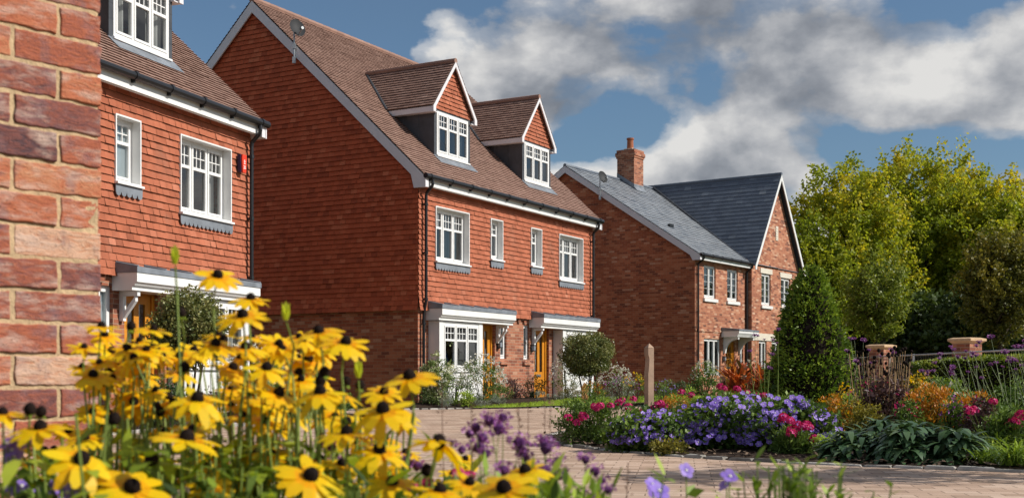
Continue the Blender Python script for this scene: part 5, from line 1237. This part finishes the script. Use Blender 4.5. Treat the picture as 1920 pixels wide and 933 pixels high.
FL = [  # column, row, size, kind(0-3, 4 = bare cone, 5 = bud), distance
 (408,517,1,1,1.9),(190,612,.85,0,2.1),(197,628,.8,1,2.15),(288,618,.9,0,2.0),(240,655,.9,1,2.0),(455,592,1.05,1,1.9),(470,560,.9,1,2.0),(404,645,.95,1,1.9),(460,652,1.0,1,1.95),(452,668,.9,2,2.05),(262,672,.9,1,2.1),
 (530,655,.9,0,2.0),(598,622,1.05,1,1.9),(648,642,1.05,1,1.85),(500,690,1.1,2,1.85),(410,628,.85,0,2.2),(600,735,1.15,2,1.8),(522,738,1.1,1,1.85),(370,748,1.1,2,1.75),(560,700,.9,1,2.1),(436,690,.95,1,2.0),(445,700,.9,1,2.1),
 (205,700,.95,0,2.05),(218,682,.9,1,2.15),(175,703,1.0,1,1.95),(246,690,.9,0,2.2),(768,707,1.1,1,1.85),(720,735,.85,1,1.95),(718,768,1.15,2,1.75),(711,845,1.15,2,1.75),(822,830,1.15,2,1.7),(650,812,1.15,1,1.75),(640,740,1.0,1,1.9),
 (76,802,1.15,1,1.7),(152,862,1.25,2,1.6),(350,822,1.2,0,1.7),(247,915,1.3,1,1.6),(394,912,1.05,0,1.8),(582,893,1.2,1,1.65),(360,805,.9,0,1.9),(160,822,.85,1,1.9),(170,770,.8,1,2.2),(205,775,.8,1,2.2),(262,772,.85,1,2.1),(225,745,.8,1,2.2),
 (945,916,1.2,1,1.6),(985,882,1.0,1,1.75),(825,920,1.1,1,1.65),(880,905,1.0,1,1.75),(735,905,1.0,1,1.7),(455,780,.85,0,2.1),(520,790,.8,0,2.1),(305,760,.8,1,2.15),(340,700,.8,1,2.2),(640,870,.9,1,1.9),(480,850,.85,1,2.0),(290,858,.8,0,2.0),(5,775,.9,0,1.7),
 (56,772,1,4,1.7),(76,775,.9,4,1.75),(345,692,1,4,1.9),(212,790,1.05,4,1.75),(285,866,1.1,4,1.7),(600,718,1,4,1.9),(648,718,.9,4,1.95),(520,706,.9,4,1.9),(245,615,.9,4,2.1),(340,590,.95,4,2.0),(608,700,.95,4,1.9),(675,725,.9,4,2.0),(420,640,.9,4,2.05),(300,775,.9,4,2.0),(800,885,1.0,4,1.75),(690,885,.95,4,1.8),
 (328,495,1,5,1.85),(536,600,1,5,1.9),(672,708,.8,5,1.95)]
for _ in range(165):
    _y = R.uniform(630, 915) if R.random() < .8 else R.uniform(840, 930); FL.append((R.uniform(20 if _y > 800 else 150, 900 if _y > 850 else 760 if _y > 760 else 610), _y, R.uniform(.65, .95), R.choice((0, 0, 1, 1, 2)), R.uniform(1.95, 2.4)))
BASES = [(95, 1.75, 'coneflower plant at the far left in front of the brick wall'), (205, 2.0, 'yellow coneflower plant against the right end of the brick wall'), (300, 1.75, 'yellow coneflower plant at the bottom left below the shrub with orange door'), (385, 2.0, 'tallest yellow coneflower plant with a bloom before the white canopy'), (470, 1.95, 'yellow coneflower plant before the corner of the left house'), (585, 1.9, 'yellow coneflower plant before the shaded gable brickwork'), (660, 1.8, 'yellow coneflower plant at the lower middle beside the paving'), (735, 1.85, 'yellow coneflower plant blooming over the variegated shrub'), (840, 1.7, 'low yellow coneflower plant left of the purple verbena'), (955, 1.68, 'lowest yellow coneflower plant amid the purple verbena at the bottom')]
plants = []
for (px_, Z_, lab) in BASES: plants.append((px_, Z_, thing('coneflower', lab, 'coneflower', (*at(px_, Z_), 0), 0, 'yellow coneflowers in the foreground'), MB(), MB()))
for (fx, fy, sz, kind, Zf) in FL:
    pl = min(plants, key=lambda q: abs(q[0] - fx)); t = pl[2]; ox, oy = t.location.x, t.location.y
    X, Y = at(fx, Zf); p = Vector((X - ox, Y - oy, hz(fy, Zf)))
    d = Vector((R.gauss(.12, .2), R.gauss(-.36, .18), 1)).normalized()
    b = Vector((p.x * .35 + R.gauss(0, .03), p.y * .35 + R.gauss(0, .03), .02)); mid = b.lerp(p, .55) + Vector((R.gauss(0,.018), R.gauss(0,.018), 0))
    pl[3].tube([b, mid, p - d * .05, p - d * .004], [.0024, .0021, .0018, .0015], 6, cap=False)
    for k in range(11):
        f = R.uniform(.3, .85); q = b.lerp(mid, f / .6) if f < .6 else mid.lerp(p, (f - .6) / .4); dd = Vector((R.gauss(0,1), R.gauss(0,1), R.uniform(.2, 1))).normalized(); l_ = R.uniform(.03, .065) * (1.15 - f * .7)
        pl[4].strap(q, dd, None, l_, l_ * .34, R.uniform(.2, 1.2), 3, min(1, max(0, R.gauss(.5, .28))))
    if kind == 5:
        pl[4].strap(p, (0,0,1), None, .03, .014, 0, 3, .9); pl[4].strap(p, (.2,.1,1), None, .028, .014, 0, 3, 1); pl[4].strap(p, (-.2,-.1,1), None, .028, .012, 0, 3, .95); continue
    if kind == 4:
        inst(CONE, 'seed_cone', t, p, aim(d), .85 * sz)
        for k in range(7): a = R.uniform(0, 6.28); pl[4].strap(p, (math.cos(a), math.sin(a), .0), None, .014, .005, 1.2, 2, .3)
        continue
    f = inst(RUD[kind], 'flower', t, p, aim(d, R.uniform(0, 6)), sz * R.uniform(1.02, 1.25)); inst(CONE, 'cone', f, (0,0,-.002), None, .72)
for (px_, Z_, t, s, lf) in plants:
    wl = 1 if px_ < 700 else .55
    for k in range(int(190 * wl)):
        a = R.uniform(0, 6.28); rr_ = abs(R.gauss(0, .13)); q = Vector((rr_ * math.cos(a), rr_ * math.sin(a), R.uniform(.36, .60 if px_ < 640 else .53) - R.random() ** 2 * .04)); l_ = R.uniform(.035, .075)
        lf.strap(q, (math.cos(a) + R.gauss(0,.4), math.sin(a) + R.gauss(0,.4), R.uniform(.1, 1.1)), None, l_, l_ * .32, R.uniform(.2, 1.4), 3, min(1, max(0, R.gauss(.45, .28))))
    for k in range(int(26 * wl)):
        a = R.uniform(0, 6.28); rr_ = abs(R.gauss(0, .12)); p = Vector((rr_ * math.cos(a), rr_ * math.sin(a), R.uniform(.4, .66 if px_ < 640 else .55))); s.tube([(p.x * .5, p.y * .5, .02), p], [.003, .002], 5, cap=False)
    s.build('stem', LF['stem'], t, uv=False); lf.build('foliage', RL, t, uv=False)

# near verbena, in the middle of the lower edge
verbena('purple verbena heads close up over the paving, left of the pair', 925, 1.95, [(918,787,1.0),(943,782,.9),(936,803,1.1),(892,800,.9),(904,820,1.1),(898,838,1.1),(912,848,.8),(866,842,.8),(847,830,.5),(880,812,.8)], LF['stem'], .64, .1, .0014, base_spread=.6, leaves=34)
verbena('purple verbena heads close up over the kerb, right of the pair', 1010, 1.85, [(973,828,1.1),(978,845,1.1),(985,856,.8),(1024,838,1.2),(1020,828,.9),(1046,862,.75),(1020,880,1.1),(1048,888,.95),(1098,860,.85),(1116,882,.9),(1128,900,.8),(1140,917,.7),(1110,930,.8),(945,880,.9),(1030,893,.8)], LF['stem'], .64, .1, .0014, base_spread=.6, leaves=46)
verbena('purple verbena heads among the coneflowers at the lower middle', 640, 2.05, [(608,830,1),(622,838,.9),(640,842,.7),(632,862,1),(765,868,1.1),(782,872,1),(758,860,.8),(690,835,.9),(700,842,.8)], LF['stem'], .64, .1, .0014, base_spread=.7, leaves=16)
# near phlox and loose geraniums
def near_mix(name, label, cat, px, Z, fl, mesh, leaf, nl, spread=.12, lz=(.3,.55), size=1, lw=.012, ll=.05, group=None):
    x, y = at(px, Z); t = thing(name, label, cat, (x, y, 0), 0, group); s = MB(); m = MB()
    for (fx, fy) in fl:
        p = Vector((at(fx, Z)[0] - x, R.uniform(-.06, .06), hz(fy, Z))); d = Vector((R.gauss(0,.4), -.6 + R.gauss(0,.3), .7)); s.tube([(p.x * .4, p.y * .4, .02), p * .6 + Vector((p.x*.3,0,p.z*.1)), p], [.002, .0017, .0012], 5, cap=False); inst(R.choice(mesh), 'flower', t, p, aim(d, R.uniform(0,6)), size * R.uniform(.85, 1.1))
        for k in range(3): q = p * R.uniform(.75, .97); m.leaf(q, rv(), rv(), ll * .7, lw * 1.6, R.random())
    for k in range(nl):
        a = R.uniform(0, 6.28); rr_ = abs(R.gauss(0, spread)); zz = R.uniform(*lz); b = Vector((rr_ * math.cos(a), rr_ * .8 * math.sin(a), zz)); s.tube([(b.x * .5, b.y * .5, .02), b], [.002, .0014], 4, cap=False)
        for j in range(9):
            f = R.uniform(.6, 1.02); q = Vector((b.x * (.5 + .5 * f), b.y * (.5 + .5 * f), zz * f)); m.strap(q, (R.gauss(0,1), R.gauss(0,1), R.uniform(.3, 1.3)), None, ll * R.uniform(.7, 1.2), lw, R.uniform(.1, .8), 3, R.random())
    s.build('stem', LF['stem'], t, uv=False); m.build('foliage', leaf, t, uv=False)
near_mix('phlox', 'close-up magenta phlox blooms at the bottom among yellow coneflowers', 'flowering plant', 850, 1.9, [(862,880),(872,888),(882,890),(858,894),(740,905),(755,915),(845,925),(768,920),(800,905),(716,920)], [petal_flower('near_phlox', 5, .011, .011, [LF['magenta']], droop=.2)], LF['brightg'], 30, .14, (.3, .5))
near_mix('geranium', 'loose violet geranium in the foreground over the paving', 'geranium', 1300, 2.1, [(1230,915),(1236,922),(1292,884),(1374,912),(1368,892),(1225,908)], GER, LF['brightg'], 5, .07, (.42, .5), .62)
near_mix('geranium', 'violet geranium at the lower left before the brick wall', 'geranium', 60, 1.75, [(42,840),(40,855),(70,832),(36,828),(20,915),(50,925),(75,920),(180,905),(190,915),(5,920),(120,925)], GER, LF['green'], 12, .1, (.35, .52), .55)
near_mix('shrub_sprig', 'fresh green leafy shrub tips at the bottom right foreground', 'shrub', 1490, 2.0, [], GER, LF['brightg'], 110, .065, (.45, .56), 1, .010, .030)
# thin dry grass stems
x, y = at(1000, 2.2); t = thing('dry_grass', 'thin dry brown flower stalks rising in front of the paving', 'dried stalks', (x, y, 0)); s = MB()
for (hx, hy) in ((830,700),(972,745),(990,640),(1030,705),(1022,745),(885,750),(1170,860)):
    p = Vector((at(hx, 2.2)[0] - x, R.uniform(-.1,.1), hz(hy, 2.2))); s.tube([(p.x * .85, p.y, .02), (p.x * .95, p.y, p.z * .5), p], [.0014, .0012, .0008], 4)
    for k in range(18): q = p - Vector((R.gauss(0,.004), 0, abs(R.gauss(0, .06)))); s.leaf(q, Vector((R.gauss(0,1), R.gauss(0,1), .8)).normalized(), rv(), .010, .003)
s.build('stem', plain('dry_stalk', (.20,.11,.075), .9, .1), t, uv=False)
near_mix('leafy_plant', 'soft green leafy plant filling the bottom below the verbena', 'plant', 1000, 1.8, [], GER, LF['brightg'], 110, .12, (.42, .555), 1, .009, .04)
near_mix('leafy_plant', 'soft green leafy plant filling the bottom left below the coneflowers', 'plant', 420, 1.75, [], GER, LF['green'], 130, .24, (.40, .57), 1, .012, .045)
near_mix('leafy_plant', 'soft green leafy plant at the bottom between coneflowers and phlox', 'plant', 650, 1.8, [], GER, LF['brightg'], 100, .15, (.40, .545), 1, .011, .045)
near_mix('leafy_plant', 'leafy plant at the bottom left before the brick wall', 'plant', 190, 1.75, [], GER, LF['green'], 80, .14, (.40, .55), 1, .011, .042)

# ------------------------------------------------------------------ sky, sun, camera
SUN_EL, SUN_T = 37.0, -11.0
sx, sy = math.cos(math.radians(SUN_T)), math.sin(math.radians(SUN_T))
w = bpy.data.worlds.new('World'); sc.world = w; w.use_nodes = True; nt = w.node_tree
for n in list(nt.nodes): nt.nodes.remove(n)
out = nt.nodes.new('ShaderNodeOutputWorld'); bg = nt.nodes.new('ShaderNodeBackground'); nt.links.new(bg.outputs[0], out.inputs[0])
sky = nt.nodes.new('ShaderNodeTexSky'); sky.sky_type = 'NISHITA'; sky.sun_disc = False; sky.sun_elevation = math.radians(SUN_EL); sky.sun_rotation = math.atan2(sx, sy); sky.ozone_density = 2.0; sky.dust_density = .6
tc = nt.nodes.new('ShaderNodeTexCoord'); sep = nt.nodes.new('ShaderNodeSeparateXYZ'); nt.links.new(tc.outputs['Generated'], sep.inputs[0])
az = math_(nt, 'ARCTAN2', sep.outputs[0], sep.outputs[1]); el = math_(nt, 'ARCSINE', sep.outputs[2])
cmb = nt.nodes.new('ShaderNodeCombineXYZ'); nt.links.new(az, cmb.inputs[0]); nt.links.new(math_(nt, 'MULTIPLY', el, 1.55), cmb.inputs[1])
def cl_noise(off, scale=8.5, detail=12, rough=.52):
    a = nt.nodes.new('ShaderNodeVectorMath'); a.operation = 'ADD'; nt.links.new(cmb.outputs[0], a.inputs[0]); a.inputs[1].default_value = off
    n = N(nt, 'ShaderNodeTexNoise', Scale=scale, Detail=detail, Roughness=rough); n.inputs['Distortion'].default_value = .1; nt.links.new(a.outputs[0], n.inputs['Vector']); return n.outputs['Fac']
def blob(a0, e0, ra, re, k):
    u = math_(nt, 'DIVIDE', math_(nt, 'SUBTRACT', az, a0), ra); v = math_(nt, 'DIVIDE', math_(nt, 'SUBTRACT', el, e0), re)
    return math_(nt, 'MULTIPLY', math_(nt, 'EXPONENT', math_(nt, 'MULTIPLY', math_(nt, 'ADD', math_(nt, 'MULTIPLY', u, u), math_(nt, 'MULTIPLY', v, v)), -1)), k)
bias = None
for b in ((.08,.265,.17,.06,.13),(.27,.250,.17,.045,.14),(.37,.215,.08,.03,.16),(.05,.215,.09,.03,.10),(.175,.172,.075,.024,.30),(.39,.27,.06,.02,.10),(-.18,.27,.10,.08,-.16),(.30,.175,.10,.02,-.18),(.42,.31,.08,.025,-.2),(.16,.30,.05,.02,.1),(.10,.185,.09,.016,-.10)):
    q = blob(*b); bias = q if bias is None else math_(nt, 'ADD', bias, q)
OFF = (3.1, 1.7, .4)
n0 = cl_noise(OFF); n1 = cl_noise((OFF[0] + .02, OFF[1] + .06, OFF[2])); big = cl_noise((9.2, 4.4, 2.0), 2.2, 4)
dens = math_(nt, 'ADD', math_(nt, 'ADD', n0, bias), math_(nt, 'MULTIPLY', math_(nt, 'SUBTRACT', big, .5), .35))
mask = ramp(nt, [(.475, (0,)*3), (.528, (.5,)*3), (.60, (.94,)*3)], dens, 'EASE').outputs[0]
# lit edges: density falls toward the sun above
lit = math_(nt, 'ADD', math_(nt, 'MULTIPLY', math_(nt, 'SUBTRACT', n0, n1), 3.4), math_(nt, 'MULTIPLY', math_(nt, 'SUBTRACT', .74, dens), .9))
ccol = ramp(nt, [(0, (.20,.215,.245)), (.3, (.30,.315,.345)), (.6, (.48,.485,.50)), (1, (.78,.765,.74))], math_(nt, 'ADD', lit, .36)).outputs[0]
skyc = mixc(nt, sky.outputs[0], (.064, .079, .087, 1), 1.0, 'MULTIPLY')
skyc = mixc(nt, skyc, (.20, .24, .29, 1), math_(nt, 'MULTIPLY', big, .30))
fin = mixc(nt, skyc, ccol, mask)
nt.links.new(fin, bg.inputs['Color']); bg.inputs['Strength'].default_value = 1.0

ld = bpy.data.lights.new('sun', 'SUN'); ld.energy = 5.0; ld.angle = math.radians(.5); ld.color = (1, .95, .87)
lo = bpy.data.objects.new('sun', ld); COL.objects.link(lo)
ce = math.cos(math.radians(SUN_EL)); lo.rotation_euler = Vector((sx * ce, sy * ce, math.sin(math.radians(SUN_EL)))).to_track_quat('Z', 'Y').to_euler(); lo.location = (20, -10, 30)

cd = bpy.data.cameras.new('camera'); cam = bpy.data.objects.new('camera', cd); COL.objects.link(cam); sc.camera = cam
cam.location = (0, 0, EYE); cam.rotation_euler = (PI / 2, 0, 0)
cd.sensor_width = 36; cd.lens = F / 1920 * 36; cd.shift_y = (705 - 466.5) / 1920; cd.clip_start = .05; cd.clip_end = 2000
cd.dof.use_dof = True; cd.dof.focus_distance = 15; cd.dof.aperture_fstop = 7.2
sc.view_settings.view_transform = 'Standard'; sc.view_settings.look = 'None'; sc.view_settings.exposure = 0
